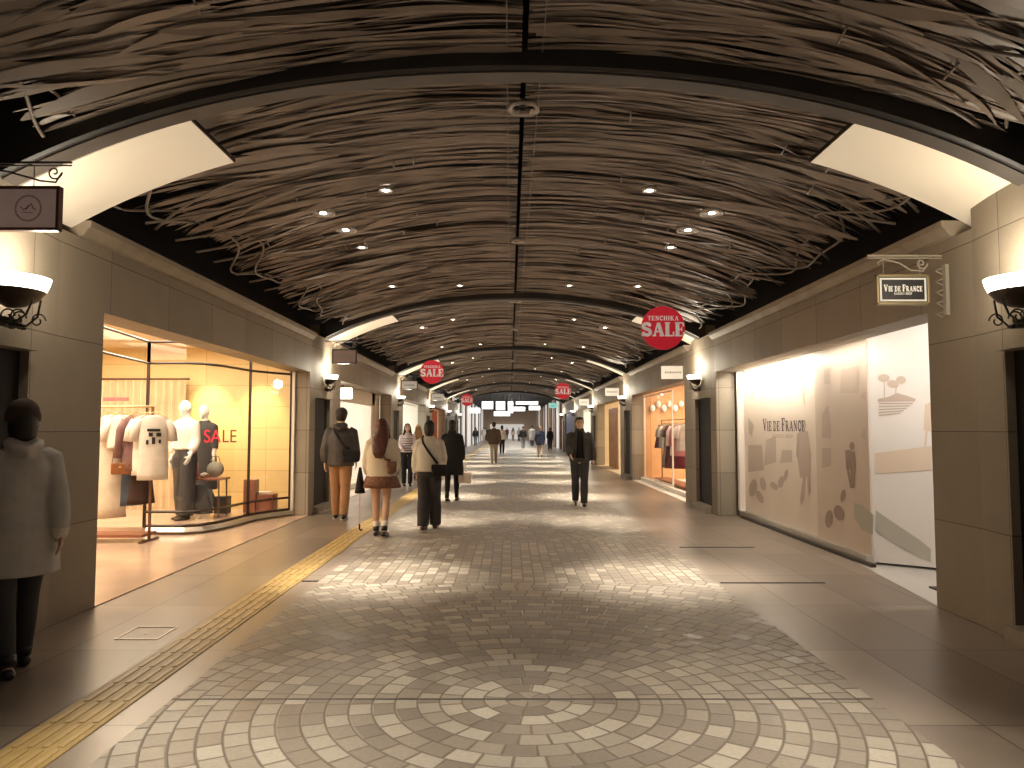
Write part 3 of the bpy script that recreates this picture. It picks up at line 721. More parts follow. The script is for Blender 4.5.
# ------------------------------------------------------------------ shop interiors
def shop_shell(s, k, mwall, mfar, mfloor, power, col=(1, .86, .66), depth=3.6, h=2.95, x0=3.9):
    y0, y1 = 6.0 + P * k, 13.42 + P * k; n = 'wall_' + SIDE[s]; xb = s * (x0 + depth)
    struct(MB().box((xb, (y0 + y1) / 2, h / 2), (.08, y1 - y0, h)).build(n, mwall))
    struct(MB().box((s * (x0 - .1 + depth / 2), y1 + .04, h / 2), (depth + .2, .08, h)).build(n, mfar))
    struct(MB().box((s * (x0 + depth / 2), y0 - .04, h / 2), (depth, .08, h)).build(n, mwall))
    struct(MB().box((s * (x0 - .2 + depth / 2), (y0 + y1) / 2, .006), (depth + .3, y1 - y0, .008)).build('floor', mfloor))
    struct(MB().box((s * (x0 - .17 + depth / 2), (y0 + y1) / 2, h + .04), (depth + .3, y1 - y0 + .2, .08)).build('ceiling', M['shopcream']))
    light('AREA', (s * (x0 + depth * .5), (y0 + y1) / 2, h - .06), power, col, shape='RECTANGLE', size=depth * .7, size_y=6)
def window(n, s, pts, z0, z1, rails, name='window', posts=None, m=None, fw=.035):
    """glazed screen following a plan polyline, frame members in one frame, one pane mesh"""
    root = None
    mb = MB()
    for a, b in zip(pts, pts[1:]): mb.face([(a[0], a[1], z0), (b[0], b[1], z0), (b[0], b[1], z1), (a[0], a[1], z1)])
    g = struct(mb.build(f'window_{n}', M['glass']))
    mb = MB()
    for z in rails: mb.tube([(p[0], p[1], z) for p in pts], (fw * .55), 4, ref=(0, 0, 1))
    for i in (posts if posts is not None else (0, len(pts) - 1)): mb.box((pts[i][0], pts[i][1], (z0 + z1) / 2), (fw, fw, z1 - z0))
    mb.build('window_frame', m or M['frame'], g)
    return g
# shop 1 left : clothes shop
shop_shell(-1, 0, M['yellowwall'], M['yellowwall'], M['pinkfloor'], 340, (1, .84, .60), depth=4.4)
gp = [(-5.27, 10.8), (-4.72, 10.78), (-4.52, 10.9), (-4.40, 11.2), (-4.33, 11.7), (-4.28, 12.2), (-4.10, 12.65), (-3.86, 13.05)]
window(1, -1, gp, .1, 2.78, (.12, .32, 2.45, 2.76), posts=(0, 5, 7))
window(2, -1, [(-4.75, 6.35), (-5.27, 10.8)], 2.45, 2.78, (2.45, 2.76), posts=(0, 1))
struct(MB().prism([(-8.2, 10.85), (-5.27, 10.8), (-4.72, 10.78), (-4.52, 10.9), (-4.40, 11.2), (-4.33, 11.7), (-4.28, 12.2), (-3.92, 13.08), (-3.92, 13.4), (-8.2, 13.4)], 'Z', .0, .10).build('floor', M['pinkfloor']))
mb = MB()
pts = gp; mb.tube([(p[0] + .06, p[1] - .05, .05) for p in pts], .055, 4, ref=(0, 0, 1)); struct(mb.build('trim_1', M['chrome']))
MB().box((-3.83, 13.07, 1.4), (.07, .07, 2.75)).build('x', M['shopwhite']).name = 'trim_2'; struct(bpy.data.objects['trim_2'])
# curtain
mb = MB(); pts = []
for i in range(140):
    x = -8.0 + 2.25 * i / 139; pts.append((x, 13.2 + .045 * math.sin(i * .75)))
for a, b in zip(pts, pts[1:]): mb.face([(a[0], a[1], .1), (b[0], b[1], .1), (b[0], b[1], 2.35), (a[0], a[1], 2.35)])
bmesh.ops.remove_doubles(mb.bm, verts=mb.bm.verts, dist=1e-4)
cu = thing('shop_curtain', 'tall beige gathered curtain at the back of the clothes shop', 'curtain', (0, 0, 0)); mb.build('drape', M['curtain'], cu, True)
MB().tube([(-8.1, 13.2, 2.38), (-5.7, 13.2, 2.38)], .018, 8).build('curtain_rail', M['darkwood'], cu)
for i, (x, y) in enumerate([(-6.2, 8.6), (-5.7, 9.8), (-6.6, 10.6), (-5.3, 11.8), (-4.8, 12.6), (-7, 12.2)]):
    d = dup(proto[0], loc=(x, y, 2.93), label='shop downlight in the ceiling of the left clothes shop'); d['group'] = 'downlights in the clothes shop'; d['category'] = 'downlight'
for x in (-5.4, -4.5): light('SPOT', (x, 12.9, 2.85), 170, (1, .75, .35), rot=(math.radians(14), 0, 0), spot_size=1.1, spot_blend=.8)
wt = font_text
sl = thing('window_lettering', 'red and dark SALE lettering on the curved shop glass', 'lettering', (-4.62, 10.86, 0))
p0 = pix(222, 441, Y=11.1)
sl.location = (p0.x - .02, 11.05, p0.z - .02)
font_text('red_letters', 'SA', .27, mat('letter_red', (.8, .02, .05), .5, emit=.3), sl, (-.105, 0, 0), (PI / 2, 0, 0), .85, .002)
font_text('dark_letters', 'LE', .27, M['darkwood'], sl, (.145, 0, 0), (PI / 2, 0, 0), .85, .002)

# garments ------------------------------------------------------
def garment(kind, m, label, loc, rz, w=.42, h=.7, grp=None, printm=None, hang=True, cat='shirt'):
    t = thing(kind, label, cat, loc, rz, grp)          # origin at the hanger hook; cloth hangs below
    mb = MB(); top = -.12
    def sec(z, hw, hd, ph=0, wav=0): return [(hw * math.cos(a) * (1 + wav * math.sin(6 * a + ph)), hd * math.sin(a) * (1 + wav * 1.5 * math.cos(5 * a + ph)), z) for a in [2 * PI * i / 28 for i in range(28)]]
    if kind in ('hanging_shirt', 'hanging_jacket', 'hanging_dress'):
        R = [sec(top + .02, .07, .03), sec(top, w * .28, .04), sec(top - .04, w * .48, .05), sec(top - .16, w * .43, .06)]
        n = 8
        for i in range(1, n + 1):
            f = i / n; fl = 1 + (.45 * f if kind == 'hanging_dress' else .08 * f)
            R.append(sec(top - .16 - (h - .16) * f, w * .42 * fl, .06 + .02 * f, i * .3, .06 * f))
        mb.rings(R)
        if kind != 'hanging_dress' or True:
            sl_ = .5 if kind == 'hanging_jacket' else .28
            for q in (-1, 1):
                mb.tube([(q * w * .40, 0, top - .05), (q * w * .56, 0, top - .18), (q * w * .62, .01, top - sl_ - .05)], [(.05, .035), (.055, .04), (.05, .035)], 10, dome=False)
    else:
        R = []
        for i in range(9):
            f = i / 8; R.append(sec(top - h * f, w * (.36 + .2 * f), .04 + .04 * f, i * .2, .1 * f))
        mb.rings(R)
    mb.build('cloth', m, t, True)
    if printm:
        mb = MB()
        for (a, b, c, d) in ((-.08, -.30, .16, .035), (-.06, -.36, .05, .05), (.03, -.36, .06, .05), (-.02, -.44, .04, .09), (.06, -.45, .03, .05), (-.09, -.46, .03, .06)):
            mb.box((a + c / 2, -.075, b), (c, .006, d))
        mb.build('chest_print', printm, t)
    if hang:
        mb = MB(); mb.tube([(-w * .42, 0, top - .02), (-.05, 0, top + .045), (0, 0, top + .06), (.05, 0, top + .045), (w * .42, 0, top - .02)], .008, 6)
        mb.tube([(0, 0, top + .06), (0, 0, -.01), (.012, 0, .012), (.0, 0, .022), (-.012, 0, .012)], .004, 6); mb.build('hanger', M['brass'], t)
    return t
C = {}
def cm(name, col, n=.12, sc=9, rough=.85): C[name] = mat('cloth_' + name, col, rough, noise=n, nscale=sc, bump=.25); return C[name]
cm('white', (.82, .76, .70)); cm('cream', (.80, .70, .58)); cm('denim', (.10, .13, .19)); cm('mauve', (.22, .12, .12)); cm('darkbrown', (.05, .025, .02))
cm('greytee', (.62, .58, .54)); cm('charcoal', (.045, .042, .045)); cm('pink', (.62, .26, .30)); cm('wine', (.12, .02, .035)); cm('taupe', (.28, .2, .15)); cm('sage', (.35, .33, .27))
def rack(x0, x1, y, z, label, along='x', posts_lo=0, zc=None):
    t = thing('clothes_rack', label, 'rack', (0, 0, 0))
    mb = MB()
    if along == 'x': mb.tube([(x0, y, z), (x1, y, z)], .014, 8)
    else: mb.tube([(y, x0, z), (y, x1, z)], .014, 8)
    mb.build('rail', M['brass'], t, True)
    for x in (x0, x1):
        mb = MB()
        if along == 'x': mb.box((x, y, z / 2), (.03, .03, z)); mb.box((x, y, .02 + posts_lo), (.04, .5, .03))
        else: mb.box((y, x, z / 2), (.03, .03, z)); mb.box((y, x, .02 + posts_lo), (.5, .04, .03))
        mb.build('upright', M['darkwood'], t)
    mb = MB()
    if along == 'x': mb.box(((x0 + x1) / 2, y, .10), (x1 - x0, .42, .035))
    else: mb.box((y, (x0 + x1) / 2, .10), (.42, x1 - x0, .035))
    mb.build('low_shelf', M['redwood'], t); return t
rack(-6.0, -4.86, 10.1, 1.80, 'brass rail clothes rack with red-brown shelf in the shop entrance')
zr = 1.785
garment('hanging_dress', C['cream'], 'long cream dress hanging at the left end of the rack', (-5.42, 10.1, zr), .75, .36, 1.35, cat='dress')
garment('hanging_shirt', C['white'], 'short white blouse hanging beside the long cream dress', (-5.27, 10.1, zr), .8, .38, .42)
garment('hanging_skirt', C['denim'], 'dark blue denim skirt hanging under the white blouse', (-5.22, 10.28, zr - .35), .8, .34, .85, cat='skirt', hang=False)
garment('hanging_jacket', C['mauve'], 'mauve brown jacket hanging mid rack', (-5.07, 10.1, zr), .9, .38, .72, cat='jacket')
garment('hanging_skirt', C['darkbrown'], 'very dark brown skirt hanging below the mauve jacket', (-5.03, 10.2, zr - .55), .8, .30, .62, cat='skirt', hang=False)
garment('hanging_shirt', C['greytee'], 'pale grey T-shirt with black chest print hanging at the front of the rack', (-4.80, 10.02, zr), .45, .40, .84, printm=M['black'])
garment('hanging_shirt', C['white'], 'plain white shirt hanging just behind the printed T-shirt', (-4.93, 10.12, zr), .7, .40, .78)
bg = thing('handbag', 'small brown leather handbag with clasp hanging at the rack', 'bag', (-5.2, 9.98, .98))
MB().box((0, 0, 0), (.24, .07, .16), rz=.3).build('bag_body', mat('tan_leather', (.22, .075, .02), .4), bg, bevel=.02)
MB().tube([(-.11, -.02, .07), (-.07, 0, .45), (.0, .03, .74), (.07, .03, .45), (.11, .04, .07)], .005, 6).build('strap', M['darkwood'], bg)
MB().box((.01, -.045, .02), (.03, .015, .02), rz=.3).build('clasp', M['chrome'], bg)
rs = thing('rack_sign', 'small red sign card standing above the clothes rack', 'sign', (-5.36, 10.1, 1.8))
MB().box((0, 0, .1), (.34, .01, .05)).build('card', mat('card_red', (.7, .12, .12), .5, emit=.2), rs); MB().tube([(0, 0, 0), (0, 0, .1)], .006, 6).build('stem', M['brass'], rs)
rack(6.9, 9.2, -7.2, 1.6, 'second clothes rack deeper inside the left clothes shop', along='y')
for i, (c, n) in enumerate((('white', 'white'), ('taupe', 'taupe'), ('cream', 'cream'), ('mauve', 'mauve'), ('greytee', 'pale grey'))):
    garment('hanging_shirt', C[c], f'{n} shirt hanging on the rack deeper inside the left shop', (-7.2, 7.3 + i * .35, 1.585), .2, .42, .62)
# display table, boxes
tb = thing('display_table', 'small round-cornered wooden display table behind the curved glass', 'table', (-4.90, 12.05, .1))
MB().box((0, 0, .61), (.62, .42, .03)).build('tabletop', M['redwood'], tb, bevel=.01)
for dx in (-.26, .26):
    for dy in (-.16, .16): MB().tube([(dx, dy, .6), (dx * 1.05, dy * 1.05, 0)], [.014, .009], 6).build('leg', M['darkwood'], tb)
bx = tag(MB().box((0, 0, .12), (.13, .04, .24), rx=.25, rz=.2).build('gift_box', C['pink'], loc=(-5.08, 12.0, .726), bevel=.006), 'pink upright box on the display table', 'box')
def shoe_display(loc, m, label):
    t = thing('display_shoe', label, 'shoe', loc)
    MB().tube([(0, -.1, .05), (0, 0, .05), (0, .1, .03), (0, .14, .025)], [(.03, .03), (.036, .035), (.036, .02), (.02, .012)], 10, dome=True).build('upper', m, t, True)
    MB().box((0, -.1, .015), (.03, .03, .03)).build('heel', M['darkwood'], t); return t
shoe_display((-4.90, 11.98, .728), C['white'], 'white shoe on the display table')
bw = thing('display_bag', 'grey round bag standing on the display table', 'bag', (-4.76, 12.05, .728))
MB().tube([(0, -.05, .13), (0, .05, .13)], .12, 20, ref=(1, 0, 0)).build('bag_body', C['sage'], bw, True); MB().tube([(-.08, 0, .22), (-.05, 0, .33), (.05, 0, .33), (.08, 0, .22)], .007, 6).build('handle', M['darkwood'], bw)
garment('hanging_dress', C['charcoal'], 'dark pleated garment draped below the display table edge', (-4.92, 11.86, .72), 0, .34, .42, hang=False, cat='skirt')
for (x, y, z, sx, sy, sz, lb, mm) in ((-4.42, 12.75, .10, .20, .2, .55, 'upright reddish display box by the window corner', 'redwood'), (-4.25, 12.85, .10, .42, .28, .30, 'low dark red display trunk by the window end', 'redwood'), (-4.85, 12.62, .10, .22, .2, .28, 'small black box on the display floor', 'navy')):
    tag(MB().box((0, 0, sz / 2), (sx, sy, sz)).build('display_box', M[mm], loc=(x, y, z), bevel=.008), lb, 'box')
tag(MB().box((0, 0, .02), (.2, .14, .04), rz=.3).build('folded_cloth', C['cream'], loc=(-4.22, 12.85, .402), bevel=.01), 'folded cream cloth on the low dark red trunk', 'cloth')
light('AREA', (-4.9, 10.9, 2.85), 30, (1, .86, .68), shape='RECTANGLE', size=1.2, size_y=1.2)
light('AREA', (-5.3, 8.6, 2.85), 40, (1, .82, .62), shape='RECTANGLE', size=1.6, size_y=2.4)

# shop 2 left : bright white shop with an inner cream wall
shop_shell(-1, 1, M['shopwhite'], M['shopwhite'], M['shopcream'], 190, (1, .96, .90))
k = P
struct(MB().box((-3.98, 14.2 + k - 1.5, 1.45), (.08, 1.15, 2.9)).build('wall_left', M['shopcream']))
struct(MB().box((-3.98, 9.4 + k, 2.55), (.08, 6.3, .75)).build('wall_left', M['shopcream']))
struct(MB().box((-3.99, 8.6 + k, .05), (.06, 4.6, .1)).build('trim_3', M['chrome']))
window(3, -1, [(-3.98, 6.4 + k), (-3.98, 12.1 + k)], .1, 2.17, (.12, 2.16), posts=(0, 1), m=M['shopwhite'])
lb_ = thing('lit_shop_sign', 'small glowing white sign board over the white shop doorway', 'sign', (-3.72, 7.4 + k, 2.28))
MB().box((0, 0, 0), (.40, .08, .24)).build('light_box', M['glow'], lb_, bevel=.01); MB().box((-.1, 0, .16), (.25, .03, .03)).build('arm', M['iron'], lb_)
for i in range(3):
    sh = thing('display_shelf', f'white shelf unit against the back of the white shop, {["first", "second", "third"][i]} from the entrance', 'shelf', (-7.3, 7.5 + k + i * 2, 0), 0, None)
    for q in (-.45, .45): MB().box((0, q, .9), (.35, .03, 1.8)).build('side_panel', M['shopwhite'], sh)
    for z in (.1, .6, 1.1, 1.6): MB().box((0, 0, z), (.34, .88, .025)).build('shelf_board', M['shopwhite'], sh)

# shop 2 right : clothes shop with wooden back wall
M['orangewood'] = slab_material('orange_wood_panels', (.62, .33, .14), .32, 3.2, rough=.4, axis='YZ', jcol=(.2, .09, .04), var=.15)
M['orangewoodx'] = slab_material('orange_wood_panels_end', (.66, .38, .18), .32, 3.2, rough=.4, axis='XZ', jcol=(.2, .09, .04), var=.15)
shop_shell(1, 1, M['orangewood'], M['orangewoodx'], M['shopwhite'], 280, (1, .85, .64), depth=3.0)
window(4, 1, [(3.92, 9.3 + k), (3.92, 13.06 + k)], .1, 2.46, (.12, 2.44), posts=(0, 1), m=M['shopwhite'])
struct(MB().box((3.84, 9.9 + k, .05), (.12, 6.6, .10)).build('trim_4', M['shopwhite']))
rack(9.2 + k, 12.6 + k, 4.32, 1.75, 'long clothes rack behind the window of the right clothes shop', along='y')
for i, (c, n, kd) in enumerate((('white', 'white', 'hanging_shirt'), ('greytee', 'grey', 'hanging_shirt'), ('pink', 'pink', 'hanging_jacket'), ('white', 'ivory', 'hanging_jacket'), ('wine', 'wine red', 'hanging_dress'), ('taupe', 'taupe', 'hanging_dress'), ('cream', 'cream', 'hanging_shirt'), ('sage', 'sage green', 'hanging_shirt'), ('wine', 'dark wine', 'hanging_skirt'))):
    garment(kd, C[c], f'{n} {kd.split("_")[1]} hanging on the long rack in the right clothes shop', (4.32, 9.35 + k + i * .36, 1.73), -.55, .50, {'hanging_dress': 1.15, 'hanging_jacket': .8}.get(kd, .65), cat=kd.split('_')[1])
for i in range(6):
    x = 4.3 + (i % 3) * .32; tag(MB().ell((0, 0, 0), (.08, .08, .11), 10, 8).build('wall_globe', M['paleboard'] if i % 2 == 0 else C['white'], loc=(4.2 + .17 * i, 13.3 + k, 2.12 + .12 * (i % 2)), smooth=True), f'small round white ornament on the wooden back wall, {["first", "second", "third", "fourth", "fifth", "last"][i]} from the walkway', 'ornament', 'round ornaments on the wooden wall')  # globes are ornaments; the pale board material gives some a faint glow
tb2 = thing('display_table', 'low pink-topped display table with dark legs in the right clothes shop', 'table', (4.6, 8.2 + k, 0))
MB().box((0, 0, .62), (.6, .8, .04)).build('tabletop', C['pink'], tb2)
for dx in (-.26, .26):
    for dy in (-.35, .35): MB().box((dx, dy, .3), (.03, .03, .6)).build('leg', M['darkwood'], tb2)

# shop 3 left (white, teal glass) / 3 right (orange door, cream) / 4, 5
k = 2 * P
shop_shell(-1, 2, M['shopwhite'], M['shopwhite'], M['shopcream'], 230, (.92, 1, .96))
window(5, -1, [(-3.96, 6.4 + k), (-3.96, 13.0 + k)], .1, 2.46, (.12, 2.44), posts=(0, 1), m=M['shopwhite'])
shop_shell(1, 2, M['shopcream'], M['shopcream'], M['shopcream'], 190, (1, .82, .55))
dr = struct(MB().box((3.95, 10.9 + k, 1.15), (.06, 2.4, 2.3)).build('door_1', M['wood'])); MB().box((3.90, 9.9 + k, 1.1), (.04, .03, .35)).build('door_handle', M['chrome'], dr)
window(6, 1, [(3.96, 6.4 + k), (3.96, 9.6 + k)], .1, 2.46, (.12, 2.44), posts=(0, 1), m=M['shopwhite'])
cn = thing('shop_counter', 'pale counter inside the shop with the wooden door', 'counter', (5.2, 8.6 + k, 0)); MB().box((0, 0, .5), (.6, 1.8, 1)).build('counter_body', M['shopwhite'], cn); MB().box((0, 0, 1.02), (.7, 1.9, .05)).build('counter_top', M['wood'], cn)
k = 3 * P
shop_shell(-1, 3, M['shopcream'], M['shopcream'], M['shopcream'], 110, (1, .75, .55)); shop_shell(1, 3, M['shopwhite'], M['shopwhite'], M['shopwhite'], 260, (.95, 1, .92))
M['redcloth'] = mat('orange_red_curtain', (.50, .13, .06), .8, noise=.3, nscale=3, emit=.12)
mb = MB(); pts = [(-3.95 + .05 * math.sin(i * .9), 6.8 + k + 6.1 * i / 90) for i in range(91)]
for a, b in zip(pts, pts[1:]): mb.face([(a[0], a[1], .05), (b[0], b[1], .05), (b[0], b[1], 2.45), (a[0], a[1], 2.45)])
tag(mb.build('shop_curtain', M['redcloth'], smooth=False), 'orange-red draped curtain across the fourth shop on the left', 'curtain')
window(7, 1, [(3.96, 6.4 + k), (3.96, 13.0 + k)], .1, 2.46, (.12, 2.44), posts=(0, 1), m=M['shopwhite'])
k = 4 * P
M['blue'] = mat('blue_grey_panel', (.12, .15, .30), .6, noise=.15, nscale=1, emit=.12); M['greyblue'] = mat('grey_panel', (.22, .23, .25), .6, noise=.1, nscale=1)
struct(MB().box((3.80, 9.5 + k, 1.3), (.3, 7.2, 2.6)).build('wall_right', M['blue'])); struct(MB().box((-3.80, 9.5 + k, 1.3), (.3, 7.2, 2.6)).build('wall_left', M['greyblue']))

# ------------------------------------------------------------------ far end of the arcade
ye = 52.0
struct(MB().box((0, 82, 4.4), (16, 64, .1)).build('ceiling', mat('far_ceiling', (.03, .035, .045), .8)))
mcol = [mat('far_white', (.8, .77, .72), .6, emit=.5), mat('far_brown', (.18, .10, .07), .6, noise=.2), mat('far_violet', (.22, .16, .20), .6), mat('far_tan', (.45, .33, .24), .6, emit=.1), mat('far_grey', (.25, .25, .26), .6)]
for s in (-1, 1):
    struct(MB().box((s * 5.2, 82, 2.2), (.1, 62, 4.4)).build('wall_' + SIDE[s], mcol[4]))
    y = 53.0; i = 0
    while y < 104:
        c = mcol[(0, 4, 0, 2, 0)[i % 5]] if s < 0 else mcol[(3, 1, 0, 2, 3, 1)[i % 6]]
        struct(MB().box((s * 4.2, y, 2.0), (1.1, 1.3, 4.0)).build('wall_' + SIDE[s], c)); y += 3.1; i += 1
struct(MB().box((0, 112, 2.2), (14, .2, 4.4)).build('wall_front', mcol[3]))  # tan here carries a faint emission that brightens the end wall
tag(MB().box((0, 0, 0), (5.0, .06, 2.2)).build('end_shopfront', mcol[0], loc=(-.5, 111.5, 1.1)), 'bright white shopfront closing the far end of the arcade', 'shopfront')
def lightbox(u0, v0, u1, v1, y, label, m=None):
    a = pix(u0, v0, Y=y); b = pix(u1, v1, Y=y); w, h = b.x - a.x, a.z - b.z; cz = (a.z + b.z) / 2
    t = thing('overhead_light_sign', label, 'sign', ((a.x + b.x) / 2, y, cz)); MB().box((0, 0, 0), (w, .2, h)).build('lit_face', m or M['farglow'], t)
    MB().tube([(-w * .3, 0, h / 2), (-w * .3, 0, 4.35 - cz)], .02, 5).tube([(w * .3, 0, h / 2), (w * .3, 0, 4.35 - cz)], .02, 5).build('hanger_rods', M['iron'], t)
    MB().box((-w * .1, -.11, -h * .1), (w * .5, .01, h * .10)).build('faint_mark', mcol[4], t)
M['farglow'] = mat('far_sign_glow', (1, 1, 1), .4, emit=2.2, ecol=(1, .99, .96))
lightbox(482, 401.5, 493, 409, 60, 'small glowing overhead sign, leftmost of the far cluster')
lightbox(496, 401.5, 505, 410, 62, 'tall glowing overhead sign second from the left in the far cluster')
lightbox(508, 401.5, 513, 413, 64, 'narrow glowing overhead sign in the middle of the far cluster')
lightbox(516, 401.5, 538, 404.5, 61, 'wide thin glowing overhead sign at the right of the far cluster')
lightbox(529, 406, 540, 410, 66, 'glowing overhead sign under the wide thin one')
lightbox(494, 411.5, 510, 416, 70, 'low wide glowing overhead sign on the left of the far cluster')
lightbox(513, 407, 525, 411, 72, 'low glowing overhead sign on the right of the far cluster')
lightbox(549, 403, 557, 408, 58, 'teal overhead sign at the far right', mat('far_teal', (.2, .5, .45), .5, emit=.7))
lightbox(556, 408, 562, 411, 64, 'small blue overhead sign at the far right', mat('far_blue', (.2, .4, .7), .5, emit=1))
lightbox(470, 408, 480, 413, 56, 'small white overhead sign at the far left')
for y in (56, 64, 72, 82, 92, 104): light('AREA', (0, y, 4.2), 260, (1, .95, .85), shape='RECTANGLE', size=5, size_y=1.5)
# ------------------------------------------------------------------ people
V = Vector
def fk_leg(sx, hipz, a, b, w=.088):
    hip = V((sx * w, 0, hipz)); k = hip + .43 * V((0, math.sin(a), -math.cos(a))); k.x = sx * w * .95
    an = k + .41 * V((0, math.sin(a - b), -math.cos(a - b))); an.x = sx * w * .9
    return hip, k, an, a - b
def fk_arm(sx, a, o, d, sw=.175, z=1.385, twist=0):
    sh = V((sx * sw, -.005, z))
    up = V((sx * math.sin(o), math.sin(a) * math.cos(o), -math.cos(a) * math.cos(o)))
    el = sh + .275 * up
    dn = V((sx * math.sin(o) * .3 - sx * twist, math.sin(a + d), -math.cos(a + d))).normalized()
    wr = el + .245 * dn
    return sh, el, wr, dn
def hand(mb, wr, dn, sx, curl=.5):
    """palm, four curled fingers and a thumb"""
    side = V((0, 1, 0)); side = (side - dn * side.dot(dn)).normalized()   # across the palm (front-back)
    inn = dn.cross(side).normalized() * (-sx if dn.cross(side).x * sx > 0 else sx)
    if inn.x * sx > 0: inn = -inn
    mb.tube([wr - dn * .02, wr + dn * .02, wr + dn * .055, wr + dn * .085], [(.020, .019), (.034, .017), (.040, .015), (.037, .012)], 10, ref=side.cross(dn), dome=False)
    for i, (o, L) in enumerate(((.029, .066), (.010, .075), (-.010, .070), (-.028, .055))):
        b = wr + dn * .08 + side * o; pts = [b]
        d = dn.copy()
        for j in range(3):
            ang = curl * (.5 + .35 * j); dd = (dn * math.cos(ang) + inn * math.sin(ang)).normalized(); pts.append(pts[-1] + dd * L / 3)
        mb.tube(pts, [.0092, .0088, .008, .007], 8, dome=True)
    b = wr + dn * .025 + side * .028
    mb.tube([b, b + (dn * .5 + side * .8 + inn * .3).normalized() * .032, b + (dn * .9 + side * .8 + inn * .5).normalized() * .060], [.013, .011, .008], 8, dome=True)
def head_shape(mb, hc, face=True):
    def hf(p):
        z = p.z / .115
        k = 1 - .24 * max(0, -z) ** 1.5
        p = V((p.x * k, p.y * (1 - .10 * max(0, -z)), p.z))
        if p.y > 0 and z < -.2: p.y += .006
        return p
    mb.ell(hc, (.076, .096, .115), 20, 14, hf)
    if face:
        mb.tube([hc + V((0, .088, .022)), hc + V((0, .102, -.005)), hc + V((0, .112, -.026)), hc + V((0, .092, -.034))], [(.008, .01), (.010, .012), (.015, .012), (.014, .008)], 8)
        mb.tube([hc + V((-.022, .086, -.060)), hc + V((.022, .086, -.060))], [(.008, .010)] * 2, 8, dome=True)
        mb.tube([hc + V((-.045, .074, .030)), hc + V((0, .088, .032)), hc + V((.045, .074, .030))], .011, 8, dome=True)
        mb.ell(hc + V((0, .075, -.095)), (.028, .022, .02), 8, 6)
        for q in (-1, 1): mb.tube([hc + V((q * .074, -.008, -.028)), hc + V((q * .084, -.014, .0)), hc + V((q * .078, -.012, .026))], [(.006, .012), (.008, .018), (.006, .014)], 8, dome=True)
def person(label, loc, rz, height=1.7, legs=((.25, .05), (-.22, .25)), arms=((.2, .12, .3), (-.2, .12, .2)), skin='skin', top=None, bottom=None, shoes=None, hair=None, hat=None,
           lod=0, grp=None, fem=False, headturn=0, cat='person', name='person', head_only_bald=False, extra=None, twist=(0, 0), skinmat=None, base=0):
    sc = height / 1.715
    t = thing(name, label, cat, loc, rz, grp)
    vox = (.0085, .014, .03)[lod]; cvox = (.013, .018, .03)[lod]
    skm = skinmat or M['skin']
    # ground the lower foot
    hipz = .90
    L = [fk_leg(q, hipz, *legs[i]) for i, q in enumerate((-1, 1))]
    low = min(l[2].z for l in L); dz = .075 - low
    def up(p): return V((p.x, p.y, p.z + dz))
    L = [(up(l[0]), up(l[1]), up(l[2]), l[3]) for l in L]
    sw = .165 if fem else .185
    A = [fk_arm(q, *arms[i], sw=sw, twist=twist[i]) for i, q in enumerate((-1, 1))]
    A = [(up(a[0]), up(a[1]), up(a[2]), a[3]) for a in A]
    Z = lambda z: z + dz
    hc = V((0, .018, Z(1.595)))
    def S(o):
        o.scale = (sc, sc, sc); return o
    # body ----------------------------------------------------
    mb = MB()
    hipw = .165 if fem else .158
    def tor(z, rx, ry, y=0): return ((0, y, Z(z)), (rx, ry))
    T = [tor(.80, .10, .08), tor(.86, hipw * .92, .10, -.01), tor(.93, hipw, .108, -.012), tor(1.04, .128 if fem else .14, .095), tor(1.16, .132 if fem else .15, .10, .004), tor(1.28, .15 if fem else .17, .112, .006), tor(1.36, .155 if fem else .178, .095, 0), tor(1.415, .11, .07, -.005), tor(1.45, .062, .058, -.004), tor(1.53, .055, .056, .004)]
    mb.tube([a[0] for a in T], [a[1] for a in T], 20, ref=(1, 0, 0) if False else (0, 1, 0), dome=False)
    for i, (h, k, an, fa) in enumerate(L):
        mb.tube([h + V((0, 0, .03)), h - (h - k) * .25, h - (h - k) * .6, k, k - (k - an) * .3, k - (k - an) * .7, an], [.092, .086, .068, .054, .056, .042, .036], 14, dome=True)
        ft = V((0, math.cos(fa * .5), math.sin(fa * .5) * .6)).normalized(); heel = an + V((0, -.03, -.045))
        mb.tube([heel, an + V((0, .02, -.045)) + ft * .03, an + V((0, 0, -.052)) + ft * .13, an + V((0, 0, -.055)) + ft * .185], [(.028, .032), (.032, .036), (.022, .042), (.014, .034)], 10, dome=True)
    for i, (s_, e, w, dn) in enumerate(A):
        q = (-1, 1)[i]
        mb.tube([s_ + V((-q * .035, 0, -.02)), s_ + V((-q * .004, 0, -.035)), s_ - (s_ - e) * .5, e, e - (e - w) * .35, w], [.042, .046, .043, .037, .036, .024], 12, dome=True)
        hand(mb, w, dn, q)
    head_shape(mb, hc)
    body = mb.build('body', skm, t, True); remesh(body, vox, 2, .4); S(body)
    # face details
    if skm is M['skin']:
        mb = MB()
        for q in (-1, 1): mb.ell(hc + V((q * .030, .083, .008)), (.013, .009, .0065), 10, 6)
        S(mb.build('eyes', M['eye'], t, True))
        mb = MB()
        for q in (-1, 1): mb.tube([hc + V((q * .016, .096, .030)), hc + V((q * .034, .092, .035)), hc + V((q * .052, .078, .028))], .0035, 5)
        S(mb.build('eyebrows', M['hair'], t, True))
        mb = MB(); mb.tube([hc + V((-.022, .092, -.058)), hc + V((0, .098, -.056)), hc + V((.022, .092, -.058))], [(.003, .004), (.005, .005), (.003, .004)], 6, dome=True); S(mb.build('lips', M['lips'], t, True))
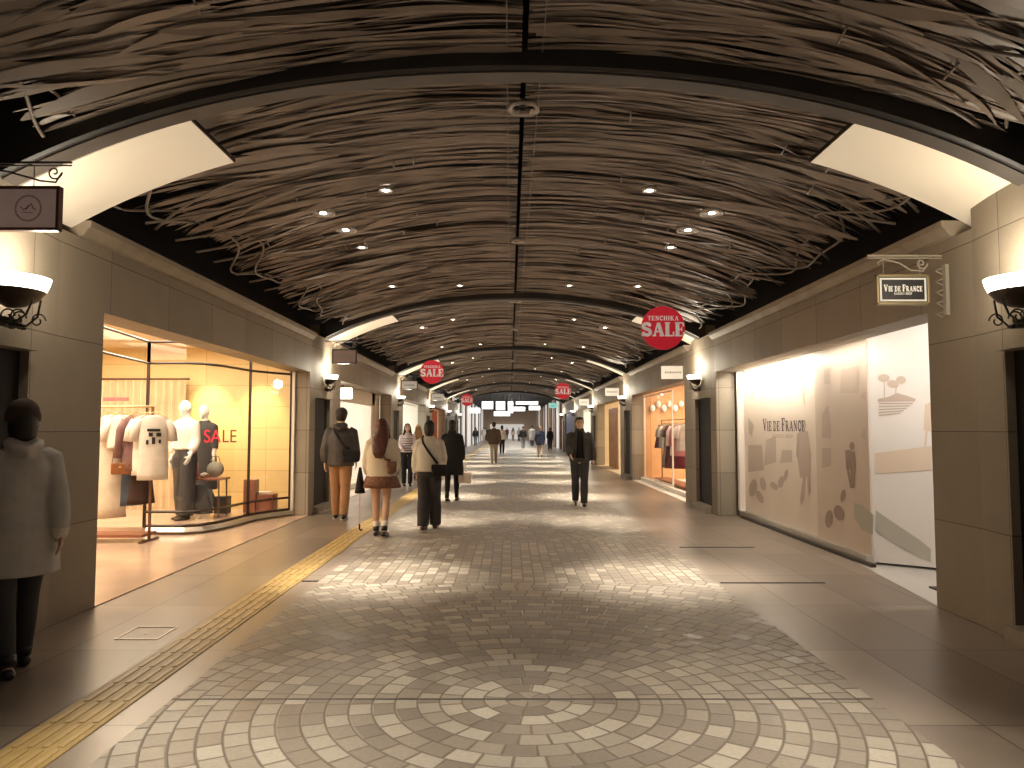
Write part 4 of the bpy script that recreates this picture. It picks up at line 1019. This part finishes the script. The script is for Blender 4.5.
    # trousers / skirt ---------------------------------------
    if bottom:
        kd, m = bottom[0], bottom[1]; wd = bottom[2] if len(bottom) > 2 else 0
        mb = MB()
        if kd == 'trousers':
            wt = [tor(.82, .10, .09), tor(.87, hipw * .95 + .012, .118, -.012), tor(.94, hipw + .014, .124, -.012), tor(1.03, .15, .112)]
            mb.tube([a[0] for a in wt], [a[1] for a in wt], 20, ref=(0, 1, 0))
            for (h, k, an, fa) in L:
                end = an + (an - k).normalized() * .015
                mb.tube([h + V((0, 0, .02)), h - (h - k) * .3, h - (h - k) * .65, k, k - (k - an) * .4, end - (an - k).normalized() * .04, end], [.104, .100 + wd * .5, .086 + wd * .7, .074 + wd, .074 + wd * 1.3, .062 + wd * 1.5, .063 + wd * 1.5], 14)
            o = mb.build('trousers', m, t, True)
        else:
            hem = bottom[3]; n = 40; R = []
            for z, r in ((1.04, .14), (.95, hipw + .025), ((.95 + hem) / 2, hipw + .05 + wd * .5), (hem, hipw + .07 + wd)):
                R.append([V((r * math.cos(2 * PI * i / n) * (1 + (.035 if i % 4 < 2 else -.01) * (1.05 - z) * 3), r * .8 * math.sin(2 * PI * i / n), Z(z))) for i in range(n)])
            mb.rings(R); o = mb.build('skirt', m, t, True)
        S(o)
        if kd == 'trousers': remesh(o, cvox, 3)
    # top -----------------------------------------------------
    if top:
        m = top['m']; th = top.get('t', .025); hem = top.get('hem', .88); fl = top.get('flare', 0); hw = hipw + th + fl
        mb = MB()
        R = [tor(hem, hw, .115 + th + fl * .6, -.01)]
        if hem < .80: R.append(tor(.86, hipw + th + .02, .12 + th, -.01))
        R += [tor(max(.96, hem + .04), hipw + th, .112 + th, -.008), tor(1.08, .145 + th + top.get('puff', 0), .102 + th + top.get('puff', 0), 0), tor(1.20, .155 + th + top.get('puff', 0), .108 + th + top.get('puff', 0), .003), tor(1.30, (.158 if fem else .178) + th * .8, .114 + th, .004), tor(1.375, .15 if fem else .17, .098 + th * .5, 0), tor(1.43, .10, .075 + th * .3, -.004), tor(1.462, .072 + th * .3, .066 + th * .3, 0)]
        mb.tube([a[0] for a in R], [a[1] for a in R], 24, ref=(0, 1, 0))
        for i, (s_, e, w, dn) in enumerate(A):
            q = (-1, 1)[i]; p = top.get('puff', 0) * .5
            endp = w - (w - e).normalized() * top.get('short', .005)
            mb.tube([s_ + V((-q * .06, 0, -.012)), s_ + V((-q * .006, 0, -.036)), s_ - (s_ - e) * .5 + V((-q * .008, 0, 0)), e, e - (e - w) * .5, endp], [.056 + th * .4, .064 + th * .42, .056 + th * .45 + p * .7, .048 + th * .5 + p, .044 + th * .6 + p, .036 + th * .5], 14)
        if top.get('collar'): mb.tube([(0, -.006, Z(1.44)), (0, -.004, Z(1.50))], [(.078 + th * .3, .080 + th * .3), (.074 + th * .2, .074 + th * .2)], 18, ref=(0, 1, 0))
        if top.get('hood'):
            mb.tube([(-.085, -.05, Z(1.455)), (-.055, -.105, Z(1.43)), (0, -.125, Z(1.405)), (.055, -.105, Z(1.43)), (.085, -.05, Z(1.455))], [(.03, .04), (.04, .055), (.045, .07), (.04, .055), (.03, .04)], 12, dome=True)
        o = mb.build(top.get('name', 'jacket'), m, t, True); remesh(o, cvox, 4); S(o)
        if top.get('quilt'):
            pass
        if top.get('cuff'):
            for i, (s_, e, w, dn) in enumerate(A):
                mb = MB(); d = (w - e).normalized(); mb.tube([w - d * .075, w - d * .04, w - d * .0], [.052, .060, .054], 12, dome=True); S(mb.build('cuff', top['cuff'], t, True))
        if top.get('stripes'):
            for j in range(6):
                z = .97 + j * .065; rx = .150 + th * 1.05; mb = MB(); n = 30
                mb.tube([(rx * math.cos(2 * PI * i / n), (.114 + th) * math.sin(2 * PI * i / n), Z(z)) for i in range(n + 1)], (.008, .012), 6); S(mb.build('stripe', top['stripes'], t, True))
        if top.get('inner'):
            mb = MB(); yb = .112 + th
            pts = []
            for z, w2, y in ((1.455, .035, .075), (1.40, .05, .088 + th * .6), (1.30, .058, .122 + th), (1.15, .062, .116 + th), (1.02, .068, .112 + th), (.92, .075, .108 + th)):
                pts.append([V((-w2, y - .004, Z(z))), V((0, y + .006, Z(z))), V((w2, y - .004, Z(z))), V((w2, y - .05, Z(z))), V((-w2, y - .05, Z(z)))])
            mb.rings(pts); S(mb.build('shirt_front', top['inner'], t, True))
            for q in (-1, 1):
                mb = MB(); mb.tube([(q * .055, -.03, Z(1.475)), (q * .075, .05, Z(1.455)), (q * .065, .105 + th, Z(1.36)), (q * .07, .122 + th, Z(1.25)), (q * .078, .12 + th, Z(1.05)), (q * .09, .11 + th, Z(.90))], [(.016, .02), (.016, .022), (.010, .022), (.008, .014), (.008, .012), (.008, .012)], 8); S(mb.build('jacket_lapel', m, t, True))
    # shoes
    if shoes:
        for i, (h, k, an, fa) in enumerate(L):
            mb = MB(); ft = V((0, math.cos(fa * .5), math.sin(fa * .5) * .6)).normalized(); b = an + V((0, 0, -.042))
            mb.tube([b + V((0, -.042, 0)), b + ft * .02, b + V((0, 0, -.006)) + ft * .12, b + V((0, 0, -.012)) + ft * .19], [(.034, .038), (.038, .042), (.028, .049), (.018, .040)], 12, dome=True)
            if shoes[1]: mb.tube([an + V((0, 0, .0)), an + (k - an).normalized() * shoes[1]], [.046, .052], 12)
            sh = mb.build('shoe', shoes[0], t, True); S(sh)
            if len(shoes) > 2:
                mb = MB(); mb.tube([b + V((0, -.045, -.028)), b + V((0, .0, -.026)) + ft * .1, b + V((0, 0, -.024)) + ft * .195], [(.012, .042), (.012, .052), (.011, .038)], 10, dome=True); mb.build('sole', shoes[2], sh, True)
        if extra and 'socks' in extra:
            for (h, k, an, fa) in L:
                mb = MB(); mb.tube([an + V((0, 0, -.01)), an + (k - an) * .18, an + (k - an) * .35], [.043, .046, .054], 12); S(mb.build('sock', extra['socks'], t, True))
    # hair
    if hair:
        hm, kind = hair; mb = MB()
        mb.ell(hc + V((0, -.022, .022)), (.088, .098, .112), 18, 12)
        if kind == 'short':
            for j in range(14):
                a = j / 14 * PI * 2; mb.ell(hc + V((.055 * math.cos(a), -.01 + .05 * math.sin(a), .085)), (.028, .032, .03), 8, 6)
            mb.ell(hc + V((0, .058, .088)), (.052, .03, .024), 10, 6)
        if kind == 'bob':
            mb.tube([hc + V((0, -.035, .05)), hc + V((0, -.035, -.03)), hc + V((0, -.03, -.10)), hc + V((0, -.03, -.135))], [(.085, .094), (.088, .104), (.076, .102), (.05, .08)], 16, ref=(0, 1, 0))
        if kind == 'long':
            hb = (top or {}).get('t', 0) * 1.5
            mb.tube([hc + V((0, -.03, .04)), hc + V((0, -.035, -.05)), hc + V((0, -.07 - hb * .3, -.15)), hc + V((0, -.115 - hb * .7, -.26)), hc + V((0, -.13 - hb, -.38)), hc + V((0, -.135 - hb, -.46))], [(.088, .09), (.098, .085), (.118, .06), (.12, .036), (.10, .028), (.055, .012)], 16, ref=(0, 1, 0))
            for q in (-1, 1): mb.tube([hc + V((q * .07, .0, .02)), hc + V((q * .085, .0, -.09)), hc + V((q * .105, .02, -.2)), hc + V((q * .115, .03, -.34))], [.03, .032, .032, .012], 8, dome=True)
        o = mb.build('hair', hm, t, True); remesh(o, (.01, .014, .03)[lod], 3); S(o)
    if hat:
        hm, kind = hat; mb = MB()
        mb.ell(hc + V((0, -.008, .055)), (.098, .112, .10), 18, 12)
        if kind == 'beanie': mb.tube([hc + V((0, -.01, .0)), hc + V((0, -.01, .05))], [(.101, .116), (.104, .118)], 18, ref=(0, 1, 0))
        if kind == 'cap': mb.tube([hc + V((0, .06, .045)), hc + V((0, .15, .03)), hc + V((0, .18, .022))], [(.02, .08), (.012, .075), (.008, .04)], 14, ref=(0, 1, 0), dome=False)
        o = mb.build('hat', hm, t, True); remesh(o, (.01, .014, .03)[lod], 2); S(o)
    t['_'] = 0; del t['_']
    return t, L, A, sc, dz
M['eye'] = mat('eye_dark', (.02, .012, .01), .2); M['hair'] = mat('hair_black', (.012, .009, .008), .45); M['hairb'] = mat('hair_brown', (.085, .022, .012), .45, noise=.4, nscale=20)
M['lips'] = mat('lips', (.45, .16, .13), .5)
cm('fleece', (.66, .58, .46), .10, 60, .95); cm('fleece2', (.70, .64, .54), .10, 60, .95); cm('downgrey', (.055, .045, .042), .2, 14, .6); cm('tan', (.36, .19, .09)); cm('brownskirt', (.22, .105, .065), .5, 40)
cm('blackcoat', (.010, .009, .010), .2, 10, .9); cm('darkpants', (.05, .045, .048)); cm('jacketgrey', (.062, .054, .048)); cm('coatgrey', (.50, .47, .45)); cm('browncoat', (.09, .055, .035)); cm('khaki', (.42, .32, .22)); cm('navy', (.03, .035, .07)); cm('stripe', (.70, .62, .62)); cm('greyblue', (.16, .17, .20))
M['shoeblack'] = mat('shoe_black', (.01, .009, .009), .35); M['shoebrown'] = mat('shoe_brown', (.12, .05, .03), .4); M['sole'] = mat('sole_white', (.8, .76, .7), .5)
M['mannequin'] = mat('mannequin_white', (.85, .82, .78), .45)

def at_floor(u, v):
    d = pix(u, v, Y=1) - CAM; t = -CAM.z / d.z; return CAM + d * t
def bag_strap(loc, rz, sc, dz, m, size, side=1, label='', cat='bag', hipz=.92, name='crossbody_bag', front=-.0, th=.04, y=None):
    """bag hanging at one hip with a strap over the opposite shoulder, seen across the back"""
    t = thing(name, label, cat, loc, rz); Zb = (hipz + dz) * sc
    w, d, h = size; xb = side * (.19) * sc; yb = (-.13 if y is None else y) * sc
    MB().box((0, 0, 0), (w, d, h)).build('bag_body', m, t, bevel=.035, loc=(xb, yb, Zb))
    MB().box((0, 0, 0), (w * .98, d * 1.08, h * .45)).build('bag_flap', m, t, bevel=.012, loc=(xb, yb - .002, Zb + h * .28))
    pts = []
    q = side
    for (x, y_, z) in ((q * .17, -.16 - th * .7, hipz + h / 2 + .02), (q * .10, -.145 - th, 1.12), (0, -.142 - th, 1.25), (-q * .07, -.125 - th, 1.36), (-q * .10, -.07 - th * .5, 1.445), (-q * .105, 0, 1.462 + th * .2), (-q * .09, .09 + th * .5, 1.39), (0, .145 + th, 1.24), (q * .12, .15 + th, 1.08), (q * .2, .08, hipz + h / 2 + .03), (q * .2, -.02, hipz + h / 2)):
        pts.append((x * sc, y_ * sc, (z + dz) * sc))
    MB().tube(pts, (.017, .007), 8).build('strap', m, t, True); return t

# 1 blurred passer-by at the left edge
p = V((-3.11, 4.72, 0))
person('person in grey hooded coat with pale cuffs and dark beanie by the nearest left niche', (p.x, p.y, 0), .75, 1.66, legs=((-.18, .30), (.20, .04)), arms=((.25, .12, .3), (-.30, .10, .05)),
       top=dict(m=C['coatgrey'], hem=.62, t=.045, flare=.03, hood=True, collar=True, cuff=C['fleece2'], name='coat'), bottom=('trousers', C['charcoal'], -.01), shoes=(M['shoeblack'], .06), hair=(M['hair'], 'bob'), hat=(C['darkbrown'], 'beanie'), fem=True)
# 2 cap and grey down jacket
p = at_floor(340, 519)
o, L, A, sc, dz = person('person in cap, dark grey hooded down jacket and tan trousers walking away on the left', (p.x, p.y, 0), .05, 1.82, legs=((.10, .02), (-.10, .16)), arms=((-.12, .16, .18), (.10, .10, .3)),
       top=dict(m=C['downgrey'], hem=.82, t=.055, hood=True, collar=True, puff=.015), bottom=('trousers', C['tan'], .004), shoes=(M['shoeblack'], .02, M['sole']), hair=(M['hair'], 'short'), hat=(C['charcoal'], 'cap'))
bag_strap((p.x, p.y, 0), .05, sc, dz, C['blackcoat'], (.28, .12, .19), 1, 'black shoulder bag worn by the person in the dark grey down jacket', hipz=.98, th=.045, y=-.19)
# 3 long brown hair, white fleece, brown skirt
p = at_floor(381, 536)
o, L, A, sc, dz = person('woman with long brown hair in cream fleece and short brown pleated skirt walking away', (p.x, p.y, 0), -.05, 1.63, legs=((.05, .02), (-.08, .22)), arms=((.05, .16, .35), (-.02, .14, .55)), twist=(0, .3),
       top=dict(m=C['fleece'], hem=.80, t=.055, flare=.0, puff=.025, name='fleece'), bottom=('skirt', C['brownskirt'], .05, .70), shoes=(M['shoeblack'], .07), hair=(M['hairb'], 'long'), fem=True, extra={'socks': C['white']})
bag_strap((p.x, p.y, 0), -.05, sc, dz, M['shoebrown'], (.13, .07, .17), 1, 'small brown crossbody bag on the cream fleece of the long-haired woman', hipz=1.0, th=.05, y=-.19)
um = thing('folded_umbrella', 'black folded umbrella hanging from the left hand of the long-haired woman', 'umbrella', (p.x - .30, p.y - .02, 0))
MB().tube([(0, 0, .60), (0, 0, .66), (0, 0, .84), (0, 0, .96)], [.075, .066, .04, .018], 10).build('canopy', C['blackcoat'], um, True)
MB().tube([(0, 0, .16), (0, 0, .97)], .006, 6).build('shaft', M['chrome'], um); MB().tube([(0, 0, .17), (0, 0, .10), (.02, 0, .08), (.04, 0, .10)], .011, 8).build('handle', M['shoeblack'], um)
# 4 bob hair, white fleece, dark wide trousers
p = at_floor(429, 529)
o, L, A, sc, dz = person('woman with short black bob in pale fleece jacket and wide dark trousers walking away', (p.x, p.y, 0), -.08, 1.62, legs=((-.06, .10), (.14, .02)), arms=((-.05, .14, .25), (.12, .14, .65)), twist=(0, .3),
       top=dict(m=C['fleece2'], hem=.90, t=.055, puff=.02, name='fleece'), bottom=('trousers', C['darkpants'], .022), shoes=(M['shoebrown'], .0), hair=(M['hair'], 'bob'), fem=True)
bag_strap((p.x, p.y, 0), -.08, sc, dz, C['blackcoat'], (.22, .09, .17), 1, 'black shoulder bag across the pale fleece of the woman with the bob', hipz=.93, th=.05, y=-.19)
# 5 black coat and tote
p = at_floor(452, 501)
o, L, A, sc, dz = person('woman with dark hair in a long black coat and black boots walking away', (p.x, p.y, 0), -.1, 1.68, legs=((-.12, .16), (.16, .04)), arms=((.1, .12, .3), (-.02, .16, .05)),
       top=dict(m=C['blackcoat'], hem=.55, t=.05, flare=.04, collar=True, name='coat'), bottom=('trousers', C['blackcoat'], -.012), shoes=(M['shoeblack'], .2), hair=(M['hair'], 'bob'), fem=True)
w = A[1][2]; q = p + V((w.x * sc + .03, w.y * sc, 0))
tb_ = thing('tote_bag', 'small pale tote bag carried by the woman in the black coat', 'bag', (q.x + .02, q.y, .36))
MB().box((0, 0, .12), (.16, .24, .22), rz=1.2).build('bag_body', C['cream'], tb_, bevel=.02)
MB().tube([(-.03, -.07, .22), (-.01, -.03, .36), (0, 0, .42), (.01, .03, .36), (.03, .07, .22)], .006, 6).build('handle', C['cream'], tb_, True)
# 6 striped top
p = at_floor(407, 486)
person('woman with long dark hair in a striped top and black trousers coming towards the camera', (p.x, p.y, 0), PI + .2, 1.63, legs=((.08, .03), (-.06, .10)), arms=((.15, .14, .9), (.1, .14, 1.0)), twist=(.3, .3),
       top=dict(m=C['stripe'], hem=.92, t=.02, stripes=C['navy'], name='sweater'), bottom=('trousers', C['blackcoat'], .0), shoes=(M['shoeblack'], 0), hair=(M['hair'], 'long'), fem=True, lod=1)
# blonde shopper behind
p = at_floor(418, 478)
person('fair-haired woman in beige coat standing behind the striped-top woman', (p.x, p.y, 0), .3, 1.62, legs=((.05, 0), (-.05, .05)), arms=((.1, .1, .2), (0, .1, .2)), top=dict(m=C['cream'], hem=.65, t=.035, name='coat'), bottom=('trousers', C['taupe'], 0), shoes=(M['shoebrown'], 0), hair=(mat('hair_blonde', (.42, .24, .10), .5), 'long'), fem=True, lod=1)
# 7 man in the open jacket
p = at_floor(580, 506)
person('man with short black hair in open dark jacket and black shirt walking towards the camera', (p.x, p.y, 0), PI - .05, 1.72, legs=((.06, .02), (-.16, .22)), arms=((-.05, .22, .12), (.22, .10, .75)), twist=(0, .15),
       top=dict(m=C['jacketgrey'], hem=.84, t=.045, collar=True, inner=C['blackcoat'], puff=.008), bottom=('trousers', C['charcoal'], .004), shoes=(M['shoeblack'], 0), hair=(M['hair'], 'short'))
# 8.. far walkers
FAR = [
 (494, 463, 1.80, .02, 'person in a brown coat and khaki trousers walking away down the cobbles', dict(m=C['browncoat'], hem=.78, t=.06, puff=.01, name='coat'), C['khaki'], M['hair'], 'short'),
 (502, 454, 1.72, 0, 'person in a pale top and dark trousers just beyond the brown coat', dict(m=C['cream'], hem=.86, t=.04, name='top'), C['blackcoat'], M['hair'], 'bob'),
 (523, 448.5, 1.72, .05, 'person in a short black jacket and grey trousers in the middle distance', dict(m=C['blackcoat'], hem=.86, t=.06, name='jacket'), C['greyblue'], M['hairb'], 'short'),
 (540, 457, 1.66, 0, 'person in a navy coat with fair hair walking away right of centre', dict(m=C['navy'], hem=.66, t=.06, name='coat'), C['khaki'], mat('hair_fair', (.5, .35, .2), .5), 'short'),
 (532, 446.5, 1.80, 0, 'person in a long grey coat beyond the navy coat', dict(m=C['coatgrey'], hem=.5, t=.06, name='coat'), C['navy'], M['hair'], 'short'),
 (550, 450, 1.62, 0, 'person dressed all in black near the right pavement edge', dict(m=C['blackcoat'], hem=.8, t=.05, name='jacket'), C['blackcoat'], M['hair'], 'bob'),
 (558, 448.5, 1.22, 0, 'small child in a dim violet jacket on the right pavement', dict(m=C['mauve'], hem=.85, t=.03, name='jacket'), C['navy'], M['hair'], 'short'),
 (465, 446, 1.66, 0, 'person in a black top and grey trousers on the left in the distance', dict(m=C['blackcoat'], hem=.86, t=.05, name='jacket'), C['greyblue'], M['hair'], 'long'),
 (473, 442, 1.72, 0, 'person in a white coat far off on the left', dict(m=C['white'], hem=.7, t=.05, name='coat'), C['cream'], M['hairb'], 'short'),
 (479, 441, 1.66, 0, 'person in black beside the distant white coat', dict(m=C['blackcoat'], hem=.8, t=.05, name='jacket'), C['darkpants'], M['hair'], 'short'),
 (486, 440, 1.7, PI, 'person in dark navy far off left of centre', dict(m=C['navy'], hem=.8, t=.05, name='jacket'), C['darkpants'], M['hair'], 'short'),
 (507, 439.5, 1.7, PI, 'person in a wine red jacket at the far end of the cobbles', dict(m=C['wine'], hem=.8, t=.05, name='jacket'), C['darkpants'], M['hair'], 'short'),
 (513, 440.5, 1.7, 0, 'person in a cream coat at the far end of the cobbles', dict(m=C['cream'], hem=.7, t=.05, name='coat'), C['taupe'], M['hair'], 'long'),
 (519, 441.5, 1.68, PI, 'person in a bright white top at the far end of the cobbles', dict(m=C['white'], hem=.85, t=.05, name='top'), C['navy'], M['hair'], 'short'),
 (543, 442, 1.7, PI, 'person in grey-blue clothes at the far right', dict(m=C['greyblue'], hem=.8, t=.05, name='jacket'), C['darkpants'], M['hair'], 'short'),
]
for i, (u, v, h, rz, lb, tp_, bt, hm, hk) in enumerate(FAR):
    p = at_floor(u, v); a = .22 if i % 2 else -.2
    p.x = max(-3.1, min(3.1, p.x)); person(lb, (p.x, p.y, 0), rz, h, legs=((a, .06 if a > 0 else .2), (-a, .2 if a > 0 else .06)), arms=((-a * .8, .14, .2), (a * .8, .14, .2)), top=tp_, bottom=('trousers', bt, .0), shoes=(M['shoeblack'], 0), hair=(hm, hk), lod=2 if p.y > 36 else 1, fem=(hk != 'short'))
# mannequins in the left window
mx = person('white mannequin in pale blouse and long dark trousers in the curved window', (-5.12, 11.75, .10), PI - .35, 1.84, legs=((.05, 0), (-.06, .06)), arms=((.05, .14, .5), (-.02, .18, .15)), top=dict(m=C['white'], hem=1.0, t=.03, name='blouse', short=.08), bottom=('trousers', C['charcoal'], .03), shoes=(M['shoeblack'], 0), cat='mannequin', name='mannequin', skinmat=M['mannequin'], fem=True, lod=1)
mx = person('white mannequin in a long dark dress beside the display table', (-5.22, 12.72, .10), PI - .2, 1.80, legs=((.02, 0), (-.02, .03)), arms=((.04, .12, .1), (0, .14, .1)), top=dict(m=C['charcoal'], hem=.35, t=.02, flare=.05, name='dress', short=.2), shoes=(M['shoeblack'], 0), cat='mannequin', name='mannequin', skinmat=M['mannequin'], fem=True, lod=1)
mx = person('white mannequin in a pale tunic inside the wooden-doored shop on the right', (4.7, 7.6 + 2 * P, 0), PI, 1.75, legs=((.02, 0), (-.02, .03)), arms=((.04, .12, .1), (0, .14, .1)), top=dict(m=C['white'], hem=.6, t=.02, flare=.03, name='tunic'), shoes=(M['shoebrown'], 0), cat='mannequin', name='mannequin', skinmat=M['mannequin'], fem=True, lod=1)
# ------------------------------------------------------------------ camera, world
cd = bpy.data.cameras.new('camera'); cd.sensor_width = 36; cd.lens = F / 1024 * 36; cd.shift_x = 2 / 1024; cd.clip_end = 300
co = bpy.data.objects.new('camera', cd); COL.objects.link(co); co.location = CAM; co.rotation_euler = (PI / 2 + TH, 0, 0)
SC.camera = co
w = bpy.data.worlds.new('world'); SC.world = w; w.use_nodes = True
w.node_tree.nodes['Background'].inputs[0].default_value = (1, .85, .7, 1); w.node_tree.nodes['Background'].inputs[1].default_value = .03
# added fill: unseen area lights aimed up and down in each bay, no fixtures
for k in range(-1, 5):
    light('AREA', (0, 9.5 + P * k, 3.0), 16, (1, .87, .73), rot=(PI, 0, 0), shape='RECTANGLE', size=5.5, size_y=7)
    light('AREA', (0, 9.5 + P * k, 3.3), 13, (1, .88, .74), rot=(0, 0, 0), shape='RECTANGLE', size=5.5, size_y=7)
SC.view_settings.view_transform = 'Standard'; SC.view_settings.look = 'None'; SC.view_settings.exposure = 0
